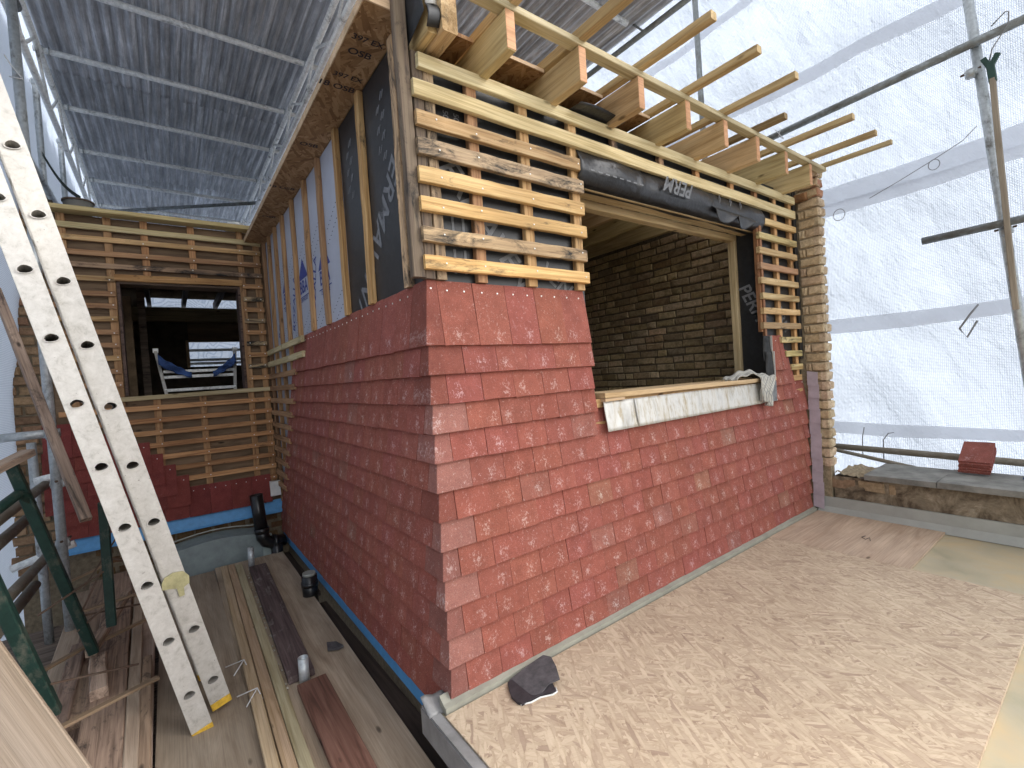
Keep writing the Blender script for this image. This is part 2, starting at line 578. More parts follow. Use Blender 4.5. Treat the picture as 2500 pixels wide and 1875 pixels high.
def ladder_mat():
    s = N('scratched_aluminium')
    a = s.noise(s.coord((1, 1, 1)), 26, 8, 0.75, 0.4)
    c = s.ramp(a, [(0.30, (0.36, 0.34, 0.30)), (0.44, (0.52, 0.495, 0.455)), (0.7, (0.64, 0.615, 0.575))])
    sc = s.noise(s.coord((2, 30, 30), (0.3, 0.4, 0.5)), 9, 5, 0.8, 0.6)
    c = s.mix(s.ramp(sc, [(0.62, 0.0), (0.70, 0.8)]), c, (0.22, 0.20, 0.17))
    sp = s.noise(s.coord((1, 1, 1)), 60, 3, 0.8)
    c = s.mix(s.ramp(sp, [(0.68, 0.0), (0.72, 0.8)]), c, (0.20, 0.18, 0.15))
    s.bump(sc, 0.12, 0.002)
    return s.fin(c, 0.5, 0.35)


M_ladder = ladder_mat()


def corr_mat():
    s = N('corrugated_galvanised_sheet')
    st = s.noise(s.coord((26, 0.9, 4), gen='Object'), 1.0, 6, 0.75, 0.3)
    c = s.ramp(st, [(0.32, (0.28, 0.285, 0.29)), (0.48, (0.46, 0.465, 0.47)), (0.58, (0.66, 0.665, 0.665)), (0.68, (0.92, 0.92, 0.92))])
    bl = s.noise(s.coord((7, 2.4, 4)), 1.0, 6, 0.8)
    c = s.mix(1.0, c, s.ramp(bl, [(0.3, (0.65, 0.66, 0.68)), (0.7, (1.2, 1.2, 1.2))]), 'MULTIPLY')
    c = s.objcol(s.mix(1.0, c, (0.98, 1.0, 1.03), 'MULTIPLY'))
    s.bump(st, 0.1, 0.003)
    return s.fin(c, 0.55, 0.25)


M_corr = corr_mat()


def sheet_mat(name, col, amt=0.6, weave=True, wr=0.8, st=(1, 1, 1)):
    s = N(name)
    s.t.nodes.remove(s.b)
    di = s.n('ShaderNodeBsdfDiffuse')
    tr = s.n('ShaderNodeBsdfTranslucent')
    mx = s.n('ShaderNodeMixShader')
    mx.inputs[0].default_value = amt
    g = s.coord(st, gen='World')
    w1 = s.noise(s.coord((1, 1, 0.35), (0.35, 0, 0), gen='World'), 4.5, 5, 0.5, 0.2)
    w2 = s.noise(s.coord((1, 1, 0.5), (0.5, 0, 0), gen='World'), 30, 4, 0.6, 0.2)
    h = s.math('ADD', w1, s.math('MULTIPLY', w2, 0.22))
    c = col
    if weave:
        wa = s.n('ShaderNodeTexWave', wave_type='BANDS', bands_direction='Z')
        wa.inputs['Scale'].default_value = 26
        s.l(s.coord((1, 1, 1), gen='World'), wa.inputs['Vector'])
        wb = s.n('ShaderNodeTexWave', wave_type='BANDS', bands_direction='Y')
        wb.inputs['Scale'].default_value = 26
        s.l(s.coord((1, 1, 1), gen='World'), wb.inputs['Vector'])
        wv = s.math('MAXIMUM', wa.outputs['Fac'], wb.outputs['Fac'])
        h = s.math('ADD', h, s.math('MULTIPLY', wv, 0.05))
        c = s.mix(1.0, col, s.ramp(wv, [(0.5, (1.0, 1.0, 1.0)), (0.97, (0.62, 0.67, 0.74))]), 'MULTIPLY')
    bp = s.n('ShaderNodeBump')
    bp.inputs['Strength'].default_value = wr
    bp.inputs['Distance'].default_value = 0.055
    s.l(h, bp.inputs['Height'])
    for nd in (di, tr):
        if isinstance(c, tuple):
            nd.inputs['Color'].default_value = (c[0], c[1], c[2], 1)
        else:
            s.l(c, nd.inputs['Color'])
        s.l(bp.outputs[0], nd.inputs['Normal'])
    s.l(di.outputs[0], mx.inputs[1])
    s.l(tr.outputs[0], mx.inputs[2])
    s.l(mx.outputs[0], s.out.inputs['Surface'])
    return s.m


M_sheet = sheet_mat('white_scaffold_sheeting', (0.50, 0.54, 0.60), wr=0.95)
M_sheetl = sheet_mat('white_scaffold_sheeting_left', (0.66, 0.72, 0.82))  # bluer, brighter copy: skylight tint and extra fill put into its colour
M_lap = sheet_mat('doubled_sheet_lap', (0.70, 0.71, 0.74), amt=0.75, weave=False)


def lead_mat():
    s = N('milled_lead')
    a = s.noise(s.coord((6, 2, 1.6)), 2.2, 6, 0.7, 0.6)
    b = s.noise(s.coord((14, 4, 3)), 3.0, 5, 0.75)
    c = s.ramp(a, [(0.3, (0.42, 0.41, 0.38)), (0.5, (0.60, 0.59, 0.56)), (0.7, (0.50, 0.45, 0.36))])
    c = s.mix(s.ramp(b, [(0.50, 0.0), (0.64, 0.75)]), c, (0.34, 0.27, 0.16))
    s.bump(a, 0.3, 0.006)
    return s.fin(s.objcol(c), 0.45, 0.2)


M_lead = lead_mat()
M_leadd = simple('black_lead', (0.03, 0.03, 0.03), 0.5, 0.0, nscale=9, var=0.6, bump=0.4, bd=0.006, spec=0.12)


def roof_mat():
    s = N('grp_flat_roof')
    v = s.coord((1, 1, 1), gen='World')
    a = s.noise(v, 3.0, 6, 0.65, 0.5)
    c = s.ramp(a, [(0.3, (0.36, 0.325, 0.22)), (0.5, (0.46, 0.39, 0.26)), (0.7, (0.52, 0.40, 0.235))])
    b = s.noise(s.coord((3, 0.8, 1), gen='World'), 2.5, 5, 0.6)
    c = s.mix(s.ramp(b, [(0.5, 0.0), (0.65, 0.35)]), c, (0.42, 0.375, 0.28))
    r = s.ramp(a, [(0.4, 0.35), (0.6, 0.6)])
    return s.fin(c, r)


M_roof = roof_mat()


def render_mat():
    s = N('stained_parapet_render')
    v = s.coord((1, 1, 1), gen='World')
    a = s.noise(v, 6.0, 8, 0.72, 0.8)
    c = s.ramp(a, [(0.34, (0.045, 0.030, 0.020)), (0.46, (0.15, 0.115, 0.075)), (0.58, (0.26, 0.21, 0.145)), (0.72, (0.42, 0.36, 0.27))])
    b = s.noise(v, 34, 5, 0.7)
    c = s.mix(0.6, c, s.ramp(b, [(0.3, (0.6, 0.6, 0.6)), (0.7, (1.2, 1.2, 1.2))]), 'MULTIPLY')
    s.bump(s.math('ADD', a, s.math('MULTIPLY', b, 0.4)), 0.7, 0.02)
    return s.fin(c, 0.9)


M_render = render_mat()


def towel_mat():
    s = N('checked_tea_towel')
    v = s.coord((1, 1, 1), rnd=False)
    wa = s.n('ShaderNodeTexWave', wave_type='BANDS', bands_direction='X')
    wa.inputs['Scale'].default_value = 22
    wb = s.n('ShaderNodeTexWave', wave_type='BANDS', bands_direction='Y')
    wb.inputs['Scale'].default_value = 22
    s.l(v, wa.inputs['Vector'])
    s.l(v, wb.inputs['Vector'])
    m = s.math('MAXIMUM', wa.outputs['Fac'], wb.outputs['Fac'])
    c = s.ramp(m, [(0.75, (0.50, 0.48, 0.43)), (0.97, (0.26, 0.26, 0.26))])
    n_ = s.noise(v, 12, 4)
    c = s.mix(1.0, c, s.ramp(n_, [(0.3, (0.8, 0.78, 0.72)), (0.7, (1.1, 1.1, 1.1))]), 'MULTIPLY')
    return s.fin(c, 0.95)


M_towel = towel_mat()

# ------------------------------------------------------------------ ground and outer setting
struct(grid('ground', 1, 1, lambda u, v: (-150 + 300 * u, -150 + 300 * v, -7.0), M_ground))
flat = box('flat_roof', -0.05, 4.0, -5.0, 0.02, -0.09, -0.008, M_roof)
struct(flat)
struct(box('roof_substructure', -0.03, 4.0, -5.0, 0.02, -0.9, -0.095, M_darkgap))  # near-black box added to keep the space below the trim dark
# working deck on the left (lower)
deckbase = box('deck_substrate', -1.9, -0.16, -5.0, 3.2, -0.40, -0.36, M_dark)
struct(deckbase)

# ------------------------------------------------------------------ tiles
TW, TL, TT = 0.165, 0.265, 0.0175
GA = 0.1147
TILT = math.atan(0.0405 / 0.265)


def tile_mesh(name, w, mat, seed, h=TL):
    r = random.Random(seed)
    hw = w / 2 - 0.0009
    vs, fs = [], []
    nx, nz = 3, 3
    for j in range(nz + 1):
        for i in range(nx + 1):
            x = -hw + 2 * hw * i / nx
            z = h * j / nz
            if j == 0:
                z += r.uniform(-0.0014, 0.0014)
            if i in (0, nx):
                x += r.uniform(-0.0007, 0.0004)
            vs.append((x, 0.0012 * (2 * i / nx - 1) ** 2 + r.uniform(0, 0.0008), z))
    nb = len(vs)
    for (x, y, z) in vs[:]:
        vs.append((x, TT, z))
    for j in range(nz):
        for i in range(nx):
            a = j * (nx + 1) + i
            fs.append((a, a + 1, a + nx + 2, a + nx + 1))
    fs.append((nb, nb + (nx + 1) * nz, nb + (nx + 1) * (nz + 1) - 1, nb + nx))
    for i in range(nx):
        fs.append((i + 1, i, nb + i, nb + i + 1))
        t = nz * (nx + 1) + i
        fs.append((t, t + 1, nb + t + 1, nb + t))
    for j in range(nz):
        a, b = j * (nx + 1), (j + 1) * (nx + 1)
        fs.append((a, b, nb + b, nb + a))
        a, b = a + nx, b + nx
        fs.append((b, a, nb + a, nb + b))
    me = bpy.data.meshes.new(name)
    me.from_pydata(vs, [], fs)
    me.materials.append(mat)
    return me


TCACHE = {}


def tmesh(w, mat, seed, h=TL):
    k = (round(w, 3), mat.name, seed % 5, round(h, 3))
    if k not in TCACHE:
        TCACHE[k] = tile_mesh('tile', k[0], mat, int(w * 1e4) + seed % 5, h)
    return TCACHE[k]


NAILS = {}


def nail(key, p, nrm, r=0.0042):
    NAILS.setdefault(key, []).append((Vector(p), Vector(nrm).normalized(), r))


def build_nails(key, parent):
    vs, fs = [], []
    for p, nv, r in NAILS.get(key, []):
        a = nv.orthogonal().normalized()
        b = nv.cross(a)
        k = len(vs)
        for lvl, rr in ((0.0, r), (0.0025, r * 0.8)):
            for j in range(6):
                t = pi * j / 3
                vs.append(p + nv * lvl + (a * cos(t) + b * sin(t)) * rr)
        for j in range(6):
            q = (j + 1) % 6
            fs.append((k + j, k + q, k + 6 + q, k + 6 + j))
        fs.append(tuple(k + 6 + j for j in range(6)))
    o = mk('nail_heads', vs, fs, M_nail, parent)
    stuff(o)


RT = random.Random(5)


def tint(r, amt=0.09, pink=0.07):
    k = 1 + r.uniform(-amt, amt)
    c = [k, k * (1 + r.uniform(-0.05, 0.05)), k * (1 + r.uniform(-0.05, 0.05))]
    if r.random() < pink:
        q = r.uniform(1.05, 1.2)
        c = [c[0] * 1.02, c[1] * q * 1.15, c[2] * q * 1.15]
    return c


def put_tile(parent, face, u, z, w, top=False, mat=None, col=None, h=TL, out=0.0):
    """face 'F': plane Y=out facing -Y, u along X.  'S': plane X=out facing -X, u along Y"""
    mat = mat or M_tile
    me = tmesh(w, mat, RT.randrange(5), h)
    jit = RT.uniform(-0.0018, 0.0018)
    rot = Matrix.Rotation(-TILT + RT.uniform(-0.006, 0.006), 4, 'X') @ Matrix.Rotation(RT.uniform(-0.004, 0.004), 4, 'Y')
    if face == 'F':
        m = Matrix.Translation((u, out + RT.uniform(-0.002, 0.001), z + jit)) @ rot
    else:
        m = Matrix.Translation((out + RT.uniform(-0.0022, 0.001), u, z + jit)) @ Matrix.Rotation(-pi / 2, 4, 'Z') @ rot
    o = inst('tile', me, parent, m, col or tint(RT))
    if top:
        for du in (-0.04, 0.04):
            if w > 0.1:
                nail(parent.name, m @ Vector((du, 0.0, 0.225)), m.to_3x3() @ Vector((0, -1, 0)))
        if w <= 0.1:
            nail(parent.name, m @ Vector((0, 0, 0.225)), m.to_3x3() @ Vector((0, -1, 0)))
    return o


def zc(k):
    return 0.033 + GA * k


# ------------------------------------------------------------------ FRONT WALL
front = thing('front_wall', 'dormer front wall, red tiles below bare battens, with the large unglazed window opening', 'wall', (1.7, 0.05, 0.0))
# membrane backing (with the opening left out)
YB0, YB1 = 0.056, 0.075
OX0, OX1, OZ0, OZ1 = 0.93, 2.78, 1.10, 2.23
box('membrane', 0.05, OX0, YB0, YB1, -0.1, 2.56, M_black, front)
box('membrane', OX1, 3.42, YB0, YB1, -0.1, 2.60, M_black, front)
box('membrane', OX0 + 0.001, OX1 - 0.001, YB0, YB1, 2.24, 2.58, M_black, front)
box('sheathing', OX0 + 0.001, OX1 - 0.001, YB0, YB1, -0.1, 1.09, M_sheath, front)
box('wall_stud', 0.06, OX0 - 0.004, YB1 + 0.001, 0.17, -0.1, 2.55, M_sheath, front)
box('wall_stud', OX1 + 0.004, 3.36, YB1 + 0.001, 0.17, -0.1, 2.55, M_sheath, front)
box('wall_stud', OX0, OX1, YB1 + 0.001, 0.17, -0.1, 1.085, M_sheath, front)
# counter battens left
for x, mat, w in ((0.052, M_post, 0.045), (0.105, M_old, 0.045), (0.298, M_red, 0.05), (0.574, M_orange, 0.052), (0.886, M_orange, 0.052)):
    stick('counter_batten', (x, 0.040, 1.674), (x + RN.uniform(-0.004, 0.004), 0.040, 2.555), w, 0.03, mat, front, up=(0, 1, 0), seg=8)
stick('corner_post', (0.004, 0.036, 1.676), (-0.006, 0.036, 3.1), 0.05, 0.034, M_post, front, up=(0, 1, 0), seg=10, jit=0.003)
for x in (1.20, 1.61, 1.985, 2.405):
    stick('counter_batten', (x, 0.038, 2.375 + RN.uniform(-0.01, 0.01)), (x, 0.038, 2.56), 0.046, 0.028, M_orange if x > 1.7 else M_old, front, up=(0, 1, 0), color=(1.0, 0.85, 0.8))
for x, w in ((2.745, 0.04), (3.03, 0.045), (3.29, 0.045)):
    stick('counter_batten', (x, 0.040, 1.47 if x < 2.9 else (1.34 if x < 3.1 else 1.115)), (x, 0.040, 2.56), w, 0.03, M_red if x < 2.8 else M_orange, front, up=(0, 1, 0), seg=8, color=(1.0, 0.9, 0.85))
# battens
YBT = 0.0125
bt = [(2.486, 2.543, M_green, (1.06, 1.06, 1.05)), (2.371, 2.434, M_green, (1.1, 1.06, 1.0)), (2.260, 2.317, M_orange, (0.82, 0.85, 0.9)), (2.149, 2.213, M_old, (1.25, 1.25, 1.25)),
      (2.041, 2.102, M_orange, (1.05, 1.1, 1.05)), (1.931, 1.987, M_orange, (1.12, 1.15, 1.05)), (1.812, 1.869, M_old, (1.2, 1.15, 1.05)), (1.706, 1.760, M_orange, (1.25, 1.25, 1.1))]
for i, (a, b, mat, c) in enumerate(bt):
    x0 = 0.05 if i == 0 else 0.024 + RN.uniform(-0.004, 0.004)
    x1 = 3.33 if i < 2 else 0.912 + RN.uniform(-0.008, 0.008)
    z = (a + b) / 2
    o = stick('batten', (x0, YBT, z), (x1, YBT, z), 0.025, b - a, mat, front, seg=14, jit=0.0014, color=c)
    if i > 1:
        for x in (0.11, 0.298, 0.574, 0.886):
            nail('front_wall', (x + RN.uniform(-0.012, 0.012), -0.001, z + RN.uniform(-0.012, 0.012)), (0, -1, 0), 0.004)
    if i == 0:
        o['label'] = 'topmost pale treated batten under the joists'
    if mat is M_old:
        o['label'] = 'weathered batten with black stains'
for i, z in enumerate((2.285, 2.172, 2.064, 1.950, 1.843, 1.731, 1.622, 1.514, 1.405, 1.296, 1.19)):
    stick('batten', ({8: 2.98, 9: 3.05, 10: 3.12}.get(i, 2.71) + RN.uniform(-0.012, 0.012), YBT, z), (3.325, YBT, z - 0.002), 0.025, 0.046, M_orange if i % 4 != 3 else M_red, front, seg=6, color=(1.0 + RN.uniform(-.1, .12), 1.05 + RN.uniform(-.05, .15), 1.15))
# hidden battens behind the tiles
for k in range(1, 9):
    stick('batten', (0.03, 0.036, zc(k) + 0.15), (3.36, 0.036, zc(k) + 0.15), 0.02, 0.045, M_orange, front, seg=1)
# tiles and corner tiles


def corner_tile(parent, z, k, h=TL):
    a, b = (0.0825, 0.165) if k % 2 == 0 else (0.165, 0.0825)    # front leg, side leg
    b2, a2 = b - 0.001, a - 0.001
    s = 0.0405
    hz = h
    vs = []
    for t, zz in ((0, 0), (1, hz)):
        o = s * t
        vs += [(a2, o, zz), (o, o, zz), (o, b2, zz), (o + TT, b2, zz), (o + TT, o + TT, zz), (a2, o + TT, zz)]
    fs = [(0, 1, 7, 6), (1, 2, 8, 7), (2, 3, 9, 8), (3, 4, 10, 9), (4, 5, 11, 10), (5, 0, 6, 11), (0, 5, 4, 1), (1, 4, 3, 2), (6, 7, 10, 11), (7, 8, 9, 10)]
    fs = [f[::-1] for f in fs]
    faded = k in (9, 8, 7, 5, 3, 1, 4, 2, 0)
    o = mk('corner_tile', vs, fs, M_tilec if faded else M_tile, parent, Matrix.Translation((0.0, 0.0, z)))
    bv = o.modifiers.new('bevel', 'BEVEL')
    bv.width = 0.003
    bv.segments = 2
    q = {9: 1.0, 8: 1.05, 7: 1.0, 5: .95, 3: 1.02, 1: 1.0}.get(k, 0.85)
    g = 1.16 if k in (9, 7, 5, 3, 1) else 1.0
    o.color = (0.88 * q * (1.08 if g > 1 else 1), 0.88 * g * q, 0.88 * g * q, 1)
    return o


for k in range(13):
    z = zc(k)
    corner_tile(front, z, k)
    if k == 12:
        nail('front_wall', (0.045, 0.019, z + 0.225), (0, -1, 0))
    x = 0.0825 if k % 2 == 0 else 0.165
    end = 3.40 if k < 8 else 0.918
    while x < end - 0.02:
        w = min(TW, end - x)
        if 1.00 < x < 2.75 and k == 7:
            pass
        put_tile(front, 'F', x + w / 2, z, w, top=(k == 12), col=tint(RT, 0.06, 0.04))
        x += TW
# right flank of the opening
for k, x0, x1 in ((8, 2.80, 3.185), (9, 2.79, 3.115), (10, 2.785, 3.02)):
    x = x0
    while x < x1 - 0.03:
        w = min(TW, x1 - x)
        put_tile(front, 'F', x + w / 2, zc(k), w, top=(k == 10), col=tint(RT, 0.08, 0.0), out=-0.006 * (k - 7))
        x += TW
for x in (3.20, 3.33):
    nail('front_wall', (x, 0.018, zc(7) + 0.225), (0, -1, 0))
build_nails('front_wall', front)
# reveal and jamb
box('reveal_membrane', OX1 - 0.004, OX1 + 0.003, 0.02, 0.205, 1.14, 2.28, M_black, front)
box('reveal_membrane', OX0 - 0.003, OX0 + 0.004, 0.058, 0.20, 1.14, 2.28, M_black, front)
stick('jamb_stud', (OX1 - 0.012, 0.235, 1.14), (OX1 - 0.012, 0.235, 2.25), 0.05, 0.055, M_green, front, up=(0, 1, 0), seg=6, color=(0.85, 0.8, 0.8))
stick('lintel_stud', (OX0, 0.235, 2.205), (OX1 - 0.01, 0.235, 2.205), 0.06, 0.045, M_green, front, seg=6, color=(0.85, 0.75, 0.7))
stick('lintel_board', (OX0, 0.12, 2.222), (OX1, 0.12, 2.222), 0.10, 0.02, M_green, front, seg=6, color=(0.85, 0.75, 0.7))
text('membrane_print', 'PERM', 0.13, M_print, front, basis((OX1 - 0.0055, 0.115, 1.70), (0, -0.42, -0.9), (0, -0.9, 0.42)), shear=0.2)
for t, x, z, sz, a in (('PERMAVENT', 0.36, 1.92, 0.14, -0.9), ('VEN', 0.74, 1.72, 0.11, -0.6), ('PERM', 3.12, 1.60, 0.12, -1.0)):
    text('membrane_print', t, sz, M_print, front, basis((x, YB0 - 0.0015, z), (cos(a), 0, sin(a)), (-sin(a), 0, cos(a))), shear=0.2)
for x in (0.185, 0.235):
    for z, h in ((1.93, 0.10), (1.76, 0.10), (1.66, 0.03), (2.09, 0.07), (2.42, 0.015), (2.45, 0.015)):
        box('membrane_print', x - 0.006, x + 0.006, YB0 - 0.002, YB0 - 0.0005, z - h / 2, z + h / 2, M_print, front)
    text('membrane_print', '50mm', 0.035, M_print, front, basis((x, YB0 - 0.0015, 2.335), (0, 0, -1), (1, 0, 0)))


# folded black membrane round the head of the opening
def head(u, v):
    x = OX0 - 0.03 + (OX1 + 0.02 - OX0 + 0.03) * u
    sag = 0.012 * sin(x * 7.0) + 0.008 * sin(x * 17)
    t = v
    prof = [(0.046, 2.47), (0.04, 2.40), (0.018, 2.355), (-0.002, 2.31), (0.0, 2.26), (0.03, 2.225), (0.09, 2.212), (0.16, 2.215)]
    q = t * (len(prof) - 1)
    i = min(int(q), len(prof) - 2)
    f = q - i
    y = prof[i][0] * (1 - f) + prof[i + 1][0] * f
    z = prof[i][1] * (1 - f) + prof[i + 1][1] * f
    k = sin(pi * min(1, t * 1.3))
    fold = 0.012 * max(0, 1 - abs(x - 1.38) / 0.03) + 0.012 * max(0, 1 - abs(x - 2.13) / 0.05) * sin(t * 9)
    return (x, y - (sag * 0.5 + fold) * k, z + sag * k * (0.6 if t > 0.5 else 0.2))


ho = grid('head_membrane', 90, 14, head, M_blackroll, front, (1.8, 0.0, 2.3), thick=0.002)
# torn flap near the right end
grid('membrane_flap', 14, 6, lambda u, v: (2.08 + 0.5 * u, -0.004 - 0.03 * v + 0.02 * sin(u * 11) * v, 2.275 - 0.075 * v * (0.35 + abs(sin(u * 6.5))) - 0.01 * u), M_blackroll, front, (2.3, 0, 2.25), thick=0.002)
text('membrane_print', 'PERM', 0.115, M_print, front, basis((1.70, -0.026, 2.315), (-1, 0.0, 0.02), (0, 0.15, -1)), shear=0.3)
RP = random.Random(3)
for i in range(9):
    x = 2.15 + 0.045 * i
    zz = 2.30 + 0.045 * (i % 3)
    a = 0.3
    p0 = Vector((x, -0.019 if zz < 2.34 else 0.008, zz))
    stick('membrane_print', p0, p0 + Vector((0.012, 0, 0.035)), 0.003, 0.005, M_print, front, seg=1)
for i in range(8):
    x = 1.44 + 0.06 * i
    box('membrane_print', x, x + 0.03, YB0 - 0.003, YB0 - 0.001, 2.452, 2.46, M_print, front)
    box('membrane_print', 0.95 + 0.055 * i, 0.98 + 0.055 * i, -0.022, -0.020, 2.262, 2.269, M_print, front)
# loose membrane tongue under the joists
grid('membrane_flap', 8, 4, lambda u, v: (0.86 + 0.34 * u, 0.03 - 0.10 * v * (1 - 0.2 * u), 2.553 + 0.02 * sin(3 * u) * v - 0.004 * v), M_blackroll, front, (1.0, 0, 2.55), thick=0.002)

# sill board and lead apron
stick('sill_board', (0.965, 0.115, 1.138), (2.835, 0.115, 1.117), 0.25, 0.026, M_pale, front, seg=8, color=(1.05, 1.05, 0.95))
box('sill_packer', 0.97, 1.12, -0.006, 0.06, 1.108, 1.123, M_pale, front)


def apron(x0, x1, nm=12):
    def f(u, v):
        x = x0 + (x1 - x0) * u
        z = 1.108 - 0.153 * v - 0.006 * (x - 0.97) * (1 - v)
        y = 0.006 - 0.020 * v + 0.0025 * sin(x * 21) * sin(v * 3.2) + 0.0018 * sin(x * 47 + v * 4)
        return (x, y, z)
    return grid('lead_apron', 30, 8, f, M_lead, front, ((x0 + x1) / 2, 0, 1.03), thick=0.0025)


apron(0.968, 1.206)
apron(1.20, 2.815)
path_tube('lead_welt', [(1.203, -0.002, 1.10), (1.206, -0.008, 1.05), (1.206, -0.014, 1.0), (1.208, -0.018, 0.957)], 0.005, M_lead, front, n=6)
# dark lead soakers at the right jamb
for z0, z1, y0, dx in ((1.135, 1.32, 0.0, 0.0), (1.25, 1.435, 0.01, 0.012)):
    grid('lead_soaker', 4, 6, lambda u, v, z0=z0, z1=z1, y0=y0, dx=dx: (2.768 - dx * 0.4 - 0.11 * (1 - u) + 0.01 * v, y0 - 0.018 + 0.004 * sin(u * 5 + v * 3), z0 + (z1 - z0) * v), M_leadd, front, (2.75, 0, 1.3), thick=0.003)
    box('lead_soaker', 2.772 - dx * 0.4, 2.776 - dx * 0.4, y0 - 0.03, y0 + 0.03, z0, z1, M_lead, front)
box('lead_soaker', 2.66, 2.80, -0.02, -0.016, 0.957, 1.105, M_leadd, front, color=(7, 7.2, 7.5))
stick('counter_batten', (2.758, 0.022, 1.3), (2.752, 0.022, 2.34), 0.03, 0.02, M_red, front, up=(0, 1, 0), color=(0.7, 0.6, 0.6))
# black strip beside the pier
box('membrane_edge', 3.335, 3.392, 0.02, 0.026, 1.25, 2.62, M_black, front)
# taped edge strips beside the tiles
for i in range(11):
    z = 0.04 + 0.099 * i
    grid('edge_strip', 2, 2, lambda u, v, z=z, i=i: (3.388 - 0.006 * (1 - v), 0.0 - 0.078 * u - 0.004 * (i % 2), z + 0.115 * v - 0.012 * u), M_strip, front, (3.45, 0, z), thick=0.002, smooth=False)
# kerb tray at the foot of the wall
kerb = mk('kerb_tray', [(x, y, z) for x in (-0.035, 3.42) for y, z in ((0.03, 0.05), (0.0, 0.030), (-0.020, 0.024), (-0.024, -0.006), (0.03, -0.006))],
          [(0, 1, 6, 5), (1, 2, 7, 6), (2, 3, 8, 7), (3, 4, 9, 8), (0, 4, 3, 2, 1), (5, 6, 7, 8, 9)], M_trim, front)

# ------------------------------------------------------------------ SIDE WALL
side = thing('side_wall', 'dormer side wall of red tiles with bare counter battens on black and pale grey membrane above', 'wall', (0.05, 1.7, 0.0))
box('membrane', 0.048, 0.056, 0.085, 0.985, -0.05, 2.70, M_black, side)
box('membrane', 0.048, 0.056, 0.9855, 3.44, -0.05, 2.70, M_lilac, side)
for i, e in enumerate((0.215, 0.641, 1.035, 1.422, 1.783, 2.177, 2.55, 2.87, 3.17)):
    zs_ = 1.668 if e < 2.4 else zc(12 - (e - 2.4) / 0.083) + 0.22
    stick('counter_batten', (0.034, e - 0.025, zs_), (0.034, e - 0.025, 2.695), 0.05, 0.028, (M_old, M_orange, M_orange, M_red, M_red)[min(i, 4)], side, up=(1, 0, 0), seg=8, jit=0.002,
          color=((1.7, 1.6, 1.5), (1.0, 0.98, 0.9), (0.95, 0.9, 0.8), (0.95, 1.0, 1.0), (1.15, 1.2, 1.1))[min(i, 4)])
stick('counter_batten', (0.030, 3.40, 0.2), (0.030, 3.40, 2.70), 0.05, 0.03, M_red, side, up=(1, 0, 0), seg=8, color=(.9, .9, .9))
for k in range(14):
    L = min(3.42, 2.40 + 0.083 * (12 - (k - 1)))
    z = zc(k - 1)
    y = 0.165 if (k - 1) % 2 == 0 else 0.0825
    if k == 0:
        y = 0.0825
    if z + 0.13 < 1.70 and L < 3.38:
        zb = z + 0.25
        stick('batten', (0.008, L - 0.3, zb - 0.02), (0.008, 3.42, zb - 0.02), 0.025, 0.045, M_green if k > 11 else M_red, side, up=(0, 0, 1), seg=4, color=(1.0, 1.0, 1.0) if k > 11 else (1.0, 1.05, 1.1))
    while y < L - 0.02:
        w = min(TW, L - y)
        c = tint(RT, 0.05, 0.03)
        put_tile(side, 'S', y + w / 2, z, w, top=(k == 13), col=c)
        y += TW
for z in (1.64, 1.53):
    stick('batten', (0.008, 2.0, z), (0.008, 3.42, z), 0.025, 0.045, M_green, side, seg=4)
build_nails('side_wall', side)
text('membrane_print', 'PERMAVENT', 0.165, M_print, side, basis((0.0465, 0.52, 1.98), (0, 0.62, -0.62), (0, -0.5, -0.5)), shear=0.25)
for q in range(7):
    for w_ in (0, 1):
        y, z = 0.80 + 0.05 * (q % 2) + 0.02 * w_, 2.56 - 0.045 * q
        stick('membrane_print', (0.0465, y, z), (0.0465, y + 0.02, z - 0.03), 0.002, 0.006, M_print, side, seg=1)
        stick('membrane_print', (0.0465, y - 0.45, z + 0.02), (0.0465, y - 0.43, z - 0.01), 0.002, 0.006, M_print, side, seg=1)
for y0, z0 in ((1.46, 1.98), (2.02, 2.02), (2.62, 2.04)):
    # roof-shaped mark over letters
    mk('membrane_print', [(0.047, y0 + 0.14, z0 + 0.06), (0.047, y0 - 0.14, z0 + 0.06), (0.047, y0, z0 + 0.21)], [(0, 1, 2)], M_blueprint, side)
    text('membrane_print', 'BBA', 0.13, M_blueprint, side, basis((0.0465, y0, z0), (0, -1, 0), (0, 0, 1)))
    box('membrane_print', 0.0455, 0.0475, y0 - 0.14, y0 + 0.14, z0 - 0.07, z0 - 0.064, M_blueprint, side)
    text('membrane_print', 'CERTIFICATE', 0.035, M_blueprint, side, basis((0.0465, y0, z0 - 0.09), (0, -1, 0), (0, 0, 1)))
for y0 in (1.72, 2.36, 2.95):
    text('membrane_print', 'ROZALLA', 0.10, M_blueprint, side, basis((0.0465, y0, 1.95), (0, -0.3, 0.95), (0, 0.95, 0.3)))
for y0 in (1.06, 1.45, 1.82, 2.2, 2.58):
    for dz in (0, 0.09, -0.42, -0.5):
        for q in range(9):
            y, z = y0 + 0.032 * q, 2.28 + dz - 0.016 * q
            box('membrane_print', 0.0462, 0.0475, y, y + 0.014, z, z + 0.004, M_darkink, side)
# below the tiles
box('damp_proof_strip', 0.018, 0.024, 0.06, 3.44, -0.175, -0.075, M_blue, side)
box('masonry_base', 0.06, 0.12, 0.05, 3.44, -0.9, -0.08, M_mortard, side)
box('corner_stop', -0.004, 0.02, 0.03, 0.06, -0.02, 0.03, M_white, side)

